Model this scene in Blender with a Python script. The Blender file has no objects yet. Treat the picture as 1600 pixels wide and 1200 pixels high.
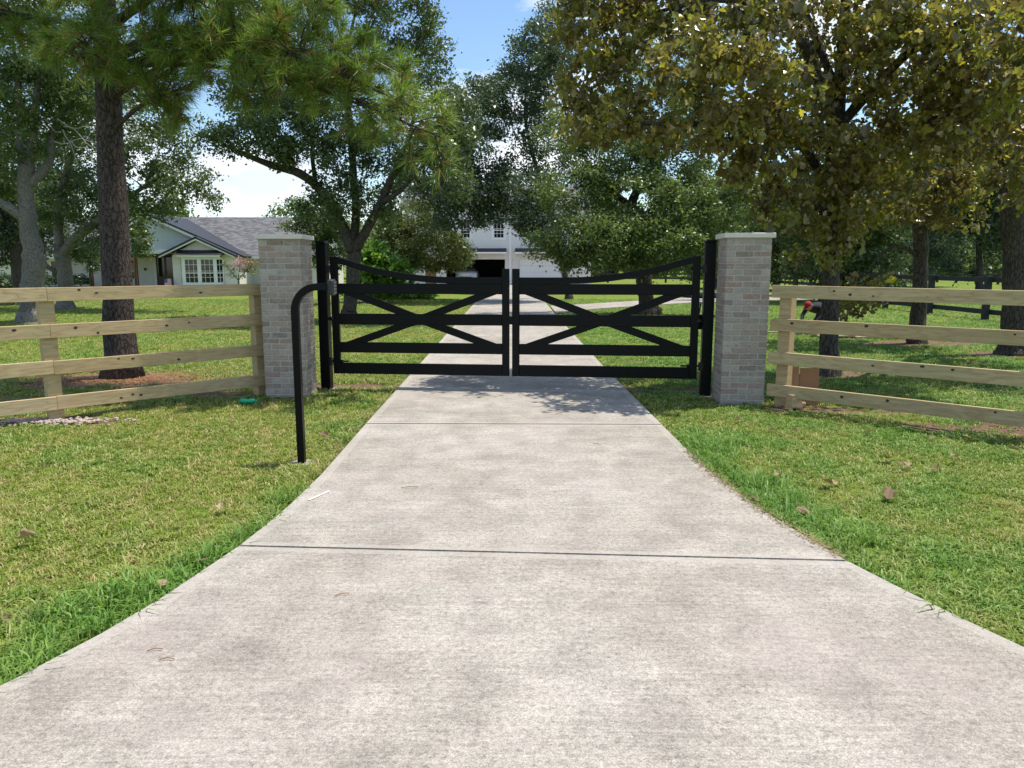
import bpy, bmesh, math, random
import numpy as np
from mathutils import Vector, Matrix, noise as mnoise

random.seed(7)
rng = np.random.default_rng(7)
R = math.radians
SC = bpy.context.scene
COL = SC.collection

# ------------------------------------------------------------------ camera, sky, sun, exposure
FPX, CAMH = 1180.0, 1.6
PITCH = math.atan(186 / FPX)
cam = bpy.data.cameras.new('camera')
cam_o = bpy.data.objects.new('camera', cam)
COL.objects.link(cam_o)
cam.sensor_width = 36
cam.lens = 36 * FPX / 1600
cam.clip_end = 3000
cam_o.location = (0, 0, CAMH)
cam_o.rotation_euler = (R(90) - PITCH, 0, 0)
SC.camera = cam_o

SUN_EL = R(70)
SUN_DIR = Vector((0.95, 0.31, 0)).normalized() * math.cos(SUN_EL) + Vector((0, 0, math.sin(SUN_EL)))
w = bpy.data.worlds.new('World')
SC.world = w
w.use_nodes = True
wn, wl = w.node_tree.nodes, w.node_tree.links
bg = wn['Background']
sky = wn.new('ShaderNodeTexSky')
sky.sky_type = 'NISHITA'
sky.sun_disc = False
sky.sun_elevation = SUN_EL
sky.sun_rotation = math.atan2(SUN_DIR.x, SUN_DIR.y)
sky.air_density = 1.0
sky.dust_density = 0.5
sky.ozone_density = 1.0
tc = wn.new('ShaderNodeTexCoord')
mp = wn.new('ShaderNodeMapping')
mp.inputs['Scale'].default_value = (1.0, 1.0, 2.2)
mp.inputs['Location'].default_value = (5.3, 2.2, 1.9)
wl.new(tc.outputs['Generated'], mp.inputs['Vector'])
cn = wn.new('ShaderNodeTexNoise')
cn.inputs['Scale'].default_value = 3.6
cn.inputs['Detail'].default_value = 9
cn.inputs['Roughness'].default_value = 0.55
wl.new(mp.outputs['Vector'], cn.inputs['Vector'])
cr = wn.new('ShaderNodeValToRGB')
cr.color_ramp.elements[0].position = 0.51
cr.color_ramp.elements[1].position = 0.66
wl.new(cn.outputs['Fac'], cr.inputs['Fac'])
mx = wn.new('ShaderNodeMix')
mx.data_type = 'RGBA'
cs = wn.new('ShaderNodeTexNoise')
cs.inputs['Scale'].default_value = 9.0
cs.inputs['Detail'].default_value = 6
wl.new(mp.outputs['Vector'], cs.inputs['Vector'])
cc = wn.new('ShaderNodeValToRGB')
cc.color_ramp.elements[0].position = 0.35
cc.color_ramp.elements[0].color = (0.58, 0.63, 0.70, 1)
cc.color_ramp.elements[1].position = 0.62
cc.color_ramp.elements[1].color = (0.95, 0.96, 0.98, 1)
wl.new(cs.outputs['Fac'], cc.inputs['Fac'])
cm_ = wn.new('ShaderNodeVectorMath')
cm_.operation = 'SCALE'
cm_.inputs['Scale'].default_value = 8.0
wl.new(cc.outputs['Color'], cm_.inputs[0])
wl.new(cm_.outputs[0], mx.inputs[7])
hs_ = wn.new('ShaderNodeHueSaturation')
hs_.inputs['Saturation'].default_value = 1.12
wl.new(sky.outputs['Color'], hs_.inputs['Color'])
wl.new(cr.outputs['Color'], mx.inputs[0])
wl.new(hs_.outputs['Color'], mx.inputs[6])
wl.new(mx.outputs[2], bg.inputs['Color'])
bg.inputs['Strength'].default_value = 0.15

sun = bpy.data.lights.new('sun', 'SUN')
sun.energy = 4.4
sun.angle = R(0.5)
sun.color = (1.0, 0.93, 0.82)
sun_o = bpy.data.objects.new('sun', sun)
COL.objects.link(sun_o)
sun_o.location = (20, 10, 40)
sun_o.rotation_euler = SUN_DIR.to_track_quat('Z', 'Y').to_euler()

vs = SC.view_settings
vs.view_transform = 'Standard'
vs.look = 'None'
vs.exposure = 0.42
vs.gamma = 1.0
vs.use_curve_mapping = False
SC.render.engine = 'CYCLES'
SC.cycles.use_denoising = True
SC.cycles.max_bounces = 6
SC.cycles.transparent_max_bounces = 4

# ------------------------------------------------------------------ measuring helpers
SP, CP = math.sin(PITCH), math.cos(PITCH)
def at(x, y, Y):
    """world point at depth Y seen at photo pixel (x, y)"""
    u, v = (x - 800) / FPX, (600 - y) / FPX
    t = Y / (CP + v * SP)
    return Vector((u * t, Y, CAMH + t * (v * CP - SP)))
def gnd(x, y):
    u, v = (x - 800) / FPX, (600 - y) / FPX
    t = CAMH / (SP - v * CP)
    return Vector((u * t, t * (CP + v * SP), 0))

# ------------------------------------------------------------------ object helpers
def tag(o, label=None, cat=None, group=None, kind=None):
    if label: o['label'] = label
    if cat: o['category'] = cat
    if group: o['group'] = group
    if kind: o['kind'] = kind
    return o
def link(name, data, parent=None, mat=None, loc=None, rot=None):
    o = bpy.data.objects.new(name, data)
    COL.objects.link(o)
    if parent is not None: o.parent = parent
    if mat is not None and data is not None and len(data.materials) == 0: data.materials.append(mat)
    if loc is not None: o.location = loc
    if rot is not None: o.rotation_euler = rot
    return o
def thing(name, label, cat, loc=(0, 0, 0), rz=0, group=None):
    o = link(name, None, None, None, loc, (0, 0, rz))
    o.empty_display_size = 0.2
    return tag(o, label, cat, group)

class MB:
    """collects simple solids into one mesh"""
    def __init__(s): s.v, s.f, s.sm = [], [], []
    def add(s, vs, fs, smooth=False):
        b = len(s.v); s.v += [tuple(p) for p in vs]
        s.f += [tuple(b + i for i in f) for f in fs]; s.sm += [smooth] * len(fs)
        return s
    def box(s, x0, x1, y0, y1, z0, z1):
        vs = [(x, y, z) for z in (z0, z1) for y in (y0, y1) for x in (x0, x1)]
        return s.add(vs, [(0, 2, 3, 1), (4, 5, 7, 6), (0, 1, 5, 4), (2, 6, 7, 3), (0, 4, 6, 2), (1, 3, 7, 5)])
    def prism(s, poly, a, b, axis='y'):
        """poly: (u,v) counter-clockwise seen from -axis; extruded from a to b. axis y: (x,z); z: (x,y); x: (y,z)"""
        P = {'y': lambda u, v, t: (u, t, v), 'z': lambda u, v, t: (u, v, t), 'x': lambda u, v, t: (t, u, v)}[axis]
        n = len(poly)
        vs = [P(u, v, a) for u, v in poly] + [P(u, v, b) for u, v in poly]
        fs = [tuple(range(n)), tuple(range(2 * n - 1, n - 1, -1))]
        fs += [(i, n + i, n + (i + 1) % n, (i + 1) % n) for i in range(n)]
        return s.add(vs, fs)
    def bar(s, p, q, w, t, up=(0, 0, 1)):
        """rectangular bar from p to q: w across along up x dir, t along up"""
        p, q = Vector(p), Vector(q); d = (q - p).normalized(); up = Vector(up)
        a = d.cross(up).normalized(); b = a.cross(d).normalized()
        vs = [c + a * (i * w / 2) + b * (j * t / 2) for c in (p, q) for i, j in ((-1, -1), (1, -1), (1, 1), (-1, 1))]
        return s.add(vs, [(0, 1, 2, 3), (7, 6, 5, 4), (0, 4, 5, 1), (1, 5, 6, 2), (2, 6, 7, 3), (3, 7, 4, 0)])
    def tube(s, pts, rad, n=10, caps=True, smooth=True):
        pts = [Vector(p) for p in pts]
        if not hasattr(rad, '__len__'): rad = [rad] * len(pts)
        vs, fs = [], []
        a = None
        for i, p in enumerate(pts):
            d = (pts[min(i + 1, len(pts) - 1)] - pts[max(i - 1, 0)])
            d = d.normalized() if d.length > 1e-9 else Vector((0, 0, 1))
            if a is None:
                a = d.cross(Vector((0, 0, 1)) if abs(d.z) < 0.95 else Vector((1, 0, 0))).normalized()
            else:
                a = (a - d * a.dot(d)).normalized()
            b = d.cross(a)
            for k in range(n):
                t = 2 * math.pi * k / n
                vs.append(p + (a * math.cos(t) + b * math.sin(t)) * rad[i])
        for i in range(len(pts) - 1):
            for k in range(n):
                fs.append((i * n + k, i * n + (k + 1) % n, (i + 1) * n + (k + 1) % n, (i + 1) * n + k))
        s.add(vs, fs, smooth)
        if caps:
            b0 = len(s.v) - len(vs)
            s.f += [tuple(b0 + k for k in reversed(range(n))), tuple(b0 + (len(pts) - 1) * n + k for k in range(n))]
            s.sm += [False, False]
        return s
    def mesh(s, name, mat=None, bevel=0):
        me = bpy.data.meshes.new(name)
        me.from_pydata(s.v, [], s.f)
        if bevel or True:
            bm = bmesh.new(); bm.from_mesh(me)
            bmesh.ops.recalc_face_normals(bm, faces=bm.faces)
            if bevel:
                es = [e for e in bm.edges if len(e.link_faces) == 2 and e.calc_face_angle(0) > 0.6]
                bmesh.ops.bevel(bm, geom=es, offset=bevel, segments=1, affect='EDGES', profile=0.5)
            bm.to_mesh(me); bm.free()
        if not bevel: me.polygons.foreach_set('use_smooth', s.sm)
        if mat: me.materials.append(mat)
        return me
    def build(s, name, mat, parent=None, loc=None, rot=None, bevel=0):
        return link(name, s.mesh(name, mat, bevel), parent, None, loc, rot)

def copy_tree(o, parent=None):
    c = o.copy(); COL.objects.link(c); c.parent = parent
    for ch in list(o.children): copy_tree(ch, c)
    return c

# ------------------------------------------------------------------ material helpers
class NT:
    def __init__(s, name):
        s.m = bpy.data.materials.new(name); s.m.use_nodes = True
        s.t = s.m.node_tree; s.t.nodes.clear()
        s.out = s.t.nodes.new('ShaderNodeOutputMaterial')
    def set(s, sock, v):
        if isinstance(v, bpy.types.NodeSocket): s.t.links.new(v, sock)
        elif hasattr(sock.default_value, '__len__') and not hasattr(v, '__len__'): sock.default_value = [v] * len(sock.default_value)
        elif hasattr(v, '__len__') and hasattr(sock.default_value, '__len__') and len(sock.default_value) == 4 and len(v) == 3: sock.default_value = (*v, 1)
        else: sock.default_value = v
    def n(s, typ, ins=None, **at):
        nd = s.t.nodes.new('ShaderNode' + typ)
        for k, v in at.items(): setattr(nd, k, v)
        for k, v in (ins or {}).items(): s.set(nd.inputs[k], v)
        return nd
    def noise(s, vec, scale, detail=4, rough=0.55, dist=0.0):
        return s.n('TexNoise', {'Vector': vec, 'Scale': scale, 'Detail': detail, 'Roughness': rough, 'Distortion': dist}).outputs['Fac']
    def ramp(s, fac, stops, interp='LINEAR'):
        nd = s.n('ValToRGB', {'Fac': fac}); cr = nd.color_ramp; cr.interpolation = interp
        while len(cr.elements) < len(stops): cr.elements.new(0.5)
        for e, (p, c) in zip(cr.elements, stops):
            e.position = p; e.color = (*c, 1) if hasattr(c, '__len__') else (c, c, c, 1)
        return nd.outputs['Color']
    def mix(s, fac, a, b, mode='MIX'):
        nd = s.n('Mix', data_type='RGBA', blend_type=mode)
        s.set(nd.inputs[0], fac); s.set(nd.inputs[6], a); s.set(nd.inputs[7], b)
        return nd.outputs[2]
    def math(s, op, a, b=0.0, c=0.0):
        nd = s.n('Math', operation=op); s.set(nd.inputs[0], a); s.set(nd.inputs[1], b); s.set(nd.inputs[2], c)
        return nd.outputs[0]
    def obj(s, scale=(1, 1, 1), rnd=0.0):
        c = s.n('TexCoord').outputs['Object']
        m = s.n('Mapping', {'Vector': c, 'Scale': scale})
        if rnd:
            r = s.n('ObjectInfo').outputs['Random']
            v = s.n('CombineXYZ', {'X': s.math('MULTIPLY', r, rnd), 'Y': s.math('MULTIPLY', r, rnd * 1.7), 'Z': s.math('MULTIPLY', r, rnd * 2.3)})
            s.set(m.inputs['Location'], v.outputs[0])
        return m.outputs[0]
    def pos(s): return s.n('NewGeometry').outputs['Position']
    def bump(s, h, strength=0.3, dist=0.01):
        return s.n('Bump', {'Height': h, 'Strength': strength, 'Distance': dist}).outputs[0]
    def bsdf(s, col, rough=0.6, metal=0.0, spec=0.5, normal=None, **kw):
        ins = {'Base Color': col, 'Roughness': rough, 'Metallic': metal, 'Specular IOR Level': spec}
        ins.update(kw)
        b = s.n('BsdfPrincipled', ins)
        if normal is not None: s.set(b.inputs['Normal'], normal)
        return b.outputs[0]
    def done(s, sh): s.t.links.new(sh, s.out.inputs['Surface']); return s.m

def plain(name, col, rough=0.6, metal=0.0, spec=0.5, var=0.12, scale=6.0, bump=0.0):
    m = NT(name); v = m.obj()
    nz = m.noise(v, scale, 5)
    c = m.mix(nz, tuple(x * (1 - var) for x in col), tuple(min(1, x * (1 + var)) for x in col))
    nm = m.bump(m.noise(v, scale * 8, 3), bump, 0.005) if bump else None
    return m.done(m.bsdf(c, rough, metal, spec, nm))

def mat_concrete(smooth=False):
    m = NT('trowelled_concrete' if smooth else 'concrete'); p = m.pos()
    big = m.noise(p, 0.55, 4, 0.6)
    mid = m.noise(p, 3.2, 6, 0.65, 0.4)
    br = m.noise(m.n('Mapping', {'Vector': p, 'Scale': (6, 95, 6)}).outputs[0], 1.0, 4, 0.7)
    br2 = m.noise(m.n('Mapping', {'Vector': p, 'Scale': (1.2, 30, 3)}).outputs[0], 1.0, 3, 0.6)
    gr = m.noise(p, 190, 3, 0.75)
    pit = m.noise(p, 38, 5, 0.75)
    c = m.ramp(big, [(0.28, (0.275, 0.246, 0.209)), (0.5, (0.338, 0.311, 0.271)), (0.72, (0.392, 0.368, 0.328))])
    c = m.mix(0.6, c, m.ramp(mid, [(0.28, 0.30), (0.72, 0.70)]), 'OVERLAY')
    c = m.mix(0.40, c, m.ramp(br, [(0.3, 0.32), (0.7, 0.66)]), 'OVERLAY')
    c = m.mix(0.25, c, m.ramp(br2, [(0.3, 0.32), (0.7, 0.66)]), 'OVERLAY')
    c = m.mix(0.7, c, m.ramp(pit, [(0.32, 0.24), (0.5, 0.52), (0.75, 0.66)]), 'OVERLAY')
    c = m.mix(0.85, c, m.ramp(gr, [(0.3, 0.18), (0.7, 0.80)]), 'OVERLAY')
    pk = m.ramp(m.noise(p, 1.1, 3, 0.5, 0.6), [(0.52, 0.0), (0.75, 1.0)])
    c = m.mix(m.math('MULTIPLY', pk, 0.30), c, (0.40, 0.325, 0.31))
    if smooth: c = m.mix(0.4, c, (0.43, 0.40, 0.355))
    h = m.math('ADD', m.math('MULTIPLY', br, 0.6), m.math('MULTIPLY', pit, 0.8))
    return m.done(m.bsdf(c, 0.85, 0, 0.25, m.bump(h, 0.55, 0.006)))

DIRT = [  # (x, y, rx, ry) bare earth and straw
    (5.0, 7.35, 1.3, 0.30), (3.3, 8.35, 0.55, 0.25), (2.1, 9.75, 0.75, 0.32), (-2.0, 10.1, 0.75, 0.25),
    (-5.7, 10.5, 1.3, 0.75), (-3.9, 9.3, 0.9, 0.35), (-4.9, 7.75, 0.75, 0.28), (-5.6, 8.9, 1.2, 0.30),
    (-2.42, 3.36, 0.16, 0.10), (4.4, 8.2, 0.9, 0.2), (4.7, 11.2, 0.6, 0.5), (8.5, 15.7, 1.3, 0.6), (9.2, 13.7, 0.9, 0.6)]
def mat_lawn():
    m = NT('lawn'); p = m.pos()
    a = m.noise(p, 0.35, 4); b = m.noise(p, 5.0, 5, 0.65); d = m.noise(p, 60, 4, 0.7)
    c = m.ramp(b, [(0.3, (0.075, 0.118, 0.016)), (0.5, (0.135, 0.195, 0.027)), (0.72, (0.195, 0.24, 0.045))])
    c = m.mix(m.ramp(a, [(0.4, 0.0), (0.65, 0.5)]), c, (0.205, 0.225, 0.05))
    c = m.mix(0.8, c, m.ramp(d, [(0.3, 0.18), (0.7, 0.8)]), 'OVERLAY')
    wob = m.n('TexNoise', {'Vector': p, 'Scale': 2.2, 'Detail': 5}).outputs['Color']
    wv = m.n('VectorMath', {0: wob, 1: (0.5, 0.5, 0.5)}, operation='SUBTRACT').outputs[0]
    pp = m.n('VectorMath', {0: wv, 1: (0.9, 0.9, 0), 2: p}, operation='MULTIPLY_ADD').outputs[0]
    tot = None
    for (x, y, rx, ry) in DIRT:
        q = m.n('VectorMath', {0: pp, 1: (-x, -y, 0)}, operation='ADD').outputs[0]
        q = m.n('VectorMath', {0: q, 1: (1 / rx, 1 / ry, 0)}, operation='MULTIPLY').outputs[0]
        l = m.n('VectorMath', {0: q}, operation='LENGTH').outputs['Value']
        k = m.math('SUBTRACT', 1.25, l)
        tot = k if tot is None else m.math('MAXIMUM', tot, k)
    dirt = m.ramp(d, [(0.3, (0.085, 0.055, 0.037)), (0.55, (0.19, 0.125, 0.083)), (0.75, (0.31, 0.22, 0.155))])
    c = m.mix(m.ramp(tot, [(0.0, 0.0), (0.35, 1.0)]), c, dirt)
    return m.done(m.bsdf(c, 0.95, 0, 0.1, m.bump(d, 0.8, 0.02)))

def mat_grass():
    m = NT('grass_blade')
    t = m.n('Attribute', attribute_name='tint', attribute_type='INSTANCER').outputs['Fac']
    r = m.n('ObjectInfo').outputs['Random']
    dry = m.ramp(r, [(0.0, (0.18, 0.265, 0.032)), (0.45, (0.255, 0.315, 0.050)), (0.75, (0.37, 0.36, 0.105)), (1.0, (0.52, 0.42, 0.20))])
    lush = m.ramp(r, [(0.0, (0.11, 0.24, 0.040)), (0.6, (0.165, 0.315, 0.048)), (1.0, (0.26, 0.39, 0.075))])
    c = m.mix(t, dry, lush)
    tr = m.n('BsdfTranslucent', {'Color': c}).outputs[0]
    b = m.bsdf(c, 0.5, 0, 0.35)
    return m.done(m.n('MixShader', {0: 0.30, 1: b, 2: tr}).outputs[0])

def mat_leaf(name, stops, trans=0.32, rough=0.42, spec=0.5, tstr=1.5):
    m = NT(name)
    t = m.n('Attribute', attribute_name='tint').outputs['Fac']
    c = m.ramp(t, stops)
    tc_ = m.mix(1.0, c, (tstr, tstr * 1.05, tstr * 0.6), 'MULTIPLY')
    tr = m.n('BsdfTranslucent', {'Color': tc_}).outputs[0]
    b = m.bsdf(c, rough, 0, spec)
    return m.done(m.n('MixShader', {0: trans, 1: b, 2: tr}).outputs[0])

def mat_bark(name, dark, light, zs=3.0, scale=9.0, strength=0.9):
    m = NT(name); v0 = m.obj((1, 1, 1.0 / zs))
    wob = m.n('TexNoise', {'Vector': v0, 'Scale': scale * 0.9, 'Detail': 3}).outputs['Color']
    wv = m.n('VectorMath', {0: wob, 1: (0.5, 0.5, 0.5)}, operation='SUBTRACT').outputs[0]
    v = m.n('VectorMath', {0: wv, 1: (1.6 / scale,) * 3, 2: v0}, operation='MULTIPLY_ADD').outputs[0]
    vo = m.n('TexVoronoi', {'Vector': v, 'Scale': scale * 1.5, 'Randomness': 1.0}, feature='DISTANCE_TO_EDGE').outputs['Distance']
    nz = m.noise(v, scale * 3.0, 6, 0.75); st = m.noise(m.obj((1, 1, 0.22 / zs)), scale * 3.5, 4, 0.65); ln = m.noise(m.obj(), 1.7, 4)
    h = m.math('MULTIPLY', m.ramp(vo, [(0.0, 0.3), (0.09, 0.85), (0.25, 1.0)]), m.math('ADD', m.math('MULTIPLY', nz, 0.6), m.math('MULTIPLY', st, 0.5)))
    c = m.mix(m.ramp(h, [(0.12, 0.0), (0.7, 1.0)]), dark, light)
    c = m.mix(0.6, c, m.ramp(ln, [(0.3, 0.34), (0.7, 0.66)]), 'OVERLAY')
    return m.done(m.bsdf(c, 0.9, 0, 0.15, m.bump(h, strength, 0.03)))

def mat_lumber():
    m = NT('lumber'); v = m.obj((1, 1, 1), rnd=31.0)
    warp = m.noise(m.n('Mapping', {'Vector': v, 'Scale': (0.9, 4, 4)}).outputs[0], 1.6, 3, 0.5)
    st = m.n('Mapping', {'Vector': v, 'Scale': (0.55, 9, 9)}).outputs[0]
    wv = m.math('ADD', m.math('MULTIPLY', warp, 6.5), m.math('MULTIPLY', m.noise(st, 1.6, 2), 3.5))
    ring = m.math('FRACT', wv)
    g = m.ramp(ring, [(0.0, 0.35), (0.55, 0.0), (0.92, 0.35), (1.0, 0.8)])
    fine = m.noise(m.n('Mapping', {'Vector': v, 'Scale': (2.5, 90, 90)}).outputs[0], 1.0, 3, 0.6)
    tone = m.n('ObjectInfo').outputs['Random']
    base = m.ramp(tone, [(0.0, (0.47, 0.345, 0.185)), (0.3, (0.58, 0.445, 0.26)), (0.6, (0.51, 0.395, 0.215)), (1.0, (0.60, 0.475, 0.29))])
    c = m.mix(m.math('MULTIPLY', g, 0.95), base, (0.29, 0.17, 0.075))
    c = m.mix(0.5, c, m.ramp(fine, [(0.3, 0.36), (0.7, 0.62)]), 'OVERLAY')
    blot = m.noise(m.n('Mapping', {'Vector': v, 'Scale': (1.2, 2, 2)}).outputs[0], 1.5, 3)
    c = m.mix(m.ramp(blot, [(0.45, 0.0), (0.75, 0.45)]), c, (0.36, 0.31, 0.17))
    return m.done(m.bsdf(c, 0.75, 0, 0.25, m.bump(fine, 0.25, 0.002)))

def mat_brick():
    m = NT('washed_brick'); r = m.n('ObjectInfo').outputs['Random']; v = m.obj((1, 1, 1), rnd=17.0)
    base = m.ramp(r, [(0.0, (0.23, 0.19, 0.165)), (0.2, (0.30, 0.255, 0.225)), (0.4, (0.36, 0.32, 0.285)), (0.55, (0.32, 0.245, 0.21)),
                      (0.68, (0.385, 0.35, 0.31)), (0.85, (0.28, 0.22, 0.19)), (0.94, (0.34, 0.23, 0.19)), (1.0, (0.42, 0.40, 0.365))])
    n1 = m.noise(v, 14, 5, 0.7, 1.2); n2 = m.noise(v, 70, 4, 0.7)
    c = m.mix(m.ramp(n1, [(0.48, 0.0), (0.66, 0.6)]), base, (0.43, 0.40, 0.36))
    n3 = m.noise(m.obj((1, 1, 1), rnd=5.0), 22, 3, 0.6, 0.8)
    c = m.mix(m.ramp(n3, [(0.58, 0.0), (0.72, 0.6)]), c, (0.20, 0.155, 0.13))
    c = m.mix(1.0, c, (1.05, 1.02, 0.97), 'MULTIPLY')
    c = m.mix(0.6, c, m.ramp(n2, [(0.3, 0.34), (0.7, 0.66)]), 'OVERLAY')
    return m.done(m.bsdf(c, 0.9, 0, 0.15, m.bump(m.math('ADD', n1, n2), 0.5, 0.006)))

def mat_shingle():
    m = NT('roof_shingle')
    uv = m.obj((1, 1, 1))
    br = m.n('TexBrick', {'Vector': uv, 'Scale': 1.0, 'Color1': (0.10, 0.10, 0.105, 1), 'Color2': (0.215, 0.21, 0.218, 1), 'Mortar': (0.07, 0.07, 0.075, 1),
                          'Mortar Size': 0.012, 'Bias': 0.0, 'Brick Width': 0.34, 'Row Height': 0.15})
    n = m.noise(uv, 30, 3)
    c = m.mix(0.7, br.outputs['Color'], m.ramp(n, [(0.3, 0.3), (0.7, 0.7)]), 'OVERLAY')
    return m.done(m.bsdf(c, 0.95, 0, 0.1, m.bump(br.outputs['Fac'], -0.6, 0.02)))

def mat_glass(name='window_glass', col=(0.012, 0.016, 0.018)):
    m = NT(name)
    return m.done(m.bsdf(col, 0.06, 0, 0.6))

M = dict(
    concrete=mat_concrete(), margin=mat_concrete(True), lawn=mat_lawn(), grass=mat_grass(), lumber=mat_lumber(), brick=mat_brick(), shingle=mat_shingle(), glass=mat_glass(),
    mortar=plain('mortar', (0.47, 0.44, 0.40), 0.95, var=0.15, scale=20, bump=0.4),
    limestone=plain('limestone_cap', (0.66, 0.61, 0.535), 0.8, var=0.12, scale=9, bump=0.25),
    black=plain('black_powder_coat', (0.0035, 0.004, 0.005), 0.38, 0.0, 0.16, var=0.25, scale=5, bump=0.03),
    steel=plain('dark_steel', (0.008, 0.008, 0.009), 0.45, 0.2, 0.5, var=0.3),
    keybox=plain('keypad_case', (0.016, 0.019, 0.023), 0.45, 0.0, 0.5),
    button=plain('keypad_button', (0.13, 0.135, 0.15), 0.4),
    footing=plain('footing_concrete', (0.27, 0.245, 0.215), 0.95, var=0.25, scale=18, bump=0.6),
    darkwood=plain('black_fence_paint', (0.022, 0.022, 0.026), 0.75, var=0.35, scale=4, bump=0.2),
    white=plain('white_paint', (0.70, 0.70, 0.69), 0.7, var=0.05, scale=2),
    cream=plain('cream_brick_paint', (0.71, 0.67, 0.63), 0.85, var=0.08, scale=3, bump=0.2),
    aqua=plain('pale_aqua_siding', (0.53, 0.57, 0.585), 0.75, var=0.05, scale=3),
    trim=plain('white_trim', (0.78, 0.78, 0.77), 0.55, var=0.04),
    darkroof=plain('dark_roof_metal', (0.018, 0.02, 0.026), 0.6, var=0.2),
    cedar=plain('cedar_post', (0.26, 0.125, 0.05), 0.7, var=0.25, scale=7),
    door=plain('dark_timber_door', (0.028, 0.014, 0.009), 0.35, var=0.4, scale=5),
    interior=plain('garage_interior', (0.06, 0.06, 0.06), 0.9),
    bark_pine=mat_bark('pine_bark', (0.018, 0.014, 0.012), (0.135, 0.108, 0.095), 2.6, 14.0, 1.0),
    bark_oak=mat_bark('oak_bark', (0.02, 0.017, 0.014), (0.135, 0.118, 0.10), 3.5, 15.0, 0.9),
    bark_grey=mat_bark('pale_grey_bark', (0.085, 0.078, 0.07), (0.25, 0.23, 0.205), 2.0, 12.0, 0.5),
    bark_dead=plain('dead_twig', (0.34, 0.31, 0.28), 0.9),
    leaf_post=mat_leaf('post_oak_leaf', [(0.0, (0.105, 0.072, 0.036)), (0.2, (0.135, 0.105, 0.042)), (0.42, (0.15, 0.132, 0.038)), (0.66, (0.185, 0.185, 0.042)), (0.84, (0.26, 0.265, 0.052)), (0.90, (0.36, 0.28, 0.035)), (0.955, (0.40, 0.32, 0.22)), (1.0, (0.50, 0.42, 0.05))], 0.40, 0.30, 0.7, 1.75),
    leaf_live=mat_leaf('live_oak_leaf', [(0.0, (0.044, 0.075, 0.031)), (0.5, (0.086, 0.127, 0.047)), (0.85, (0.137, 0.182, 0.068)), (1.0, (0.234, 0.260, 0.111))], 0.30, 0.36, 0.5, 1.5),
    leaf_blue=mat_leaf('bluish_oak_leaf', [(0.0, (0.042, 0.073, 0.042)), (0.6, (0.083, 0.122, 0.068)), (1.0, (0.182, 0.221, 0.130))], 0.28, 0.38, 0.45, 1.4),  # dark bluish green leaf colour, shared by several oaks and shrubs
    leaf_mid=mat_leaf('mid_green_leaf', [(0.0, (0.060, 0.096, 0.031)), (0.5, (0.114, 0.162, 0.050)), (1.0, (0.228, 0.276, 0.102))], 0.34, 0.38, 0.5, 1.5),
    leaf_olive=mat_leaf('olive_green_leaf', [(0.0, (0.069, 0.098, 0.028)), (0.5, (0.121, 0.155, 0.048)), (1.0, (0.218, 0.241, 0.086))], 0.3, 0.45, 0.4, 1.4),
    leaf_bright=mat_leaf('bright_green_leaf', [(0.0, (0.06, 0.14, 0.022)), (0.5, (0.115, 0.24, 0.035)), (1.0, (0.22, 0.34, 0.06))], 0.3, 0.4, 0.5, 1.4),
    needle=mat_leaf('pine_needle', [(0.0, (0.07, 0.135, 0.032)), (0.45, (0.145, 0.225, 0.045)), (0.8, (0.25, 0.315, 0.068)), (0.92, (0.34, 0.33, 0.12)), (1.0, (0.28, 0.155, 0.075))], 0.45, 0.4, 0.5, 1.5),
    pink=mat_leaf('pink_blossom', [(0.0, (0.42, 0.10, 0.16)), (1.0, (0.62, 0.24, 0.32))], 0.3),
    dead=mat_leaf('dead_leaf', [(0.0, (0.10, 0.06, 0.032)), (0.5, (0.20, 0.135, 0.075)), (1.0, (0.38, 0.29, 0.18))], 0.15, 0.7, 0.2, 1.1),
    straw=plain('pine_straw', (0.32, 0.16, 0.08), 0.85, var=0.4, scale=40),
    rock=plain('crushed_concrete', (0.37, 0.30, 0.255), 0.95, var=0.35, scale=12, bump=0.4),
    card=plain('cardboard', (0.27, 0.155, 0.085), 0.85, var=0.12, scale=4),
    skin=plain('skin', (0.36, 0.20, 0.135), 0.55),
    navy=plain('navy_shirt', (0.006, 0.010, 0.020), 0.85, var=0.25, scale=14, bump=0.3),
    jeans=plain('dark_trousers', (0.02, 0.022, 0.03), 0.9, var=0.2, scale=14),
    redcap=plain('red_cap', (0.30, 0.008, 0.018), 0.8, var=0.15),
    boot=plain('boot', (0.02, 0.013, 0.01), 0.7),
    silver=plain('silver_car_paint', (0.50, 0.50, 0.49), 0.3, 0.5, 0.5, var=0.02),
    rubber=plain('rubber', (0.015, 0.015, 0.015), 0.8),
    redlamp=plain('red_lens', (0.25, 0.01, 0.01), 0.2),
    hull=plain('dark_green_hull', (0.010, 0.045, 0.040), 0.35, var=0.2),
    greyplastic=plain('grey_plastic', (0.24, 0.24, 0.29), 0.5),
    rag=plain('white_cloth', (0.75, 0.75, 0.74), 0.9),
    bottle=plain('green_plastic', (0.01, 0.40, 0.20), 0.25),
    plank=plain('pale_plank', (0.52, 0.38, 0.27), 0.8, var=0.25, scale=3),
)

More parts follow.
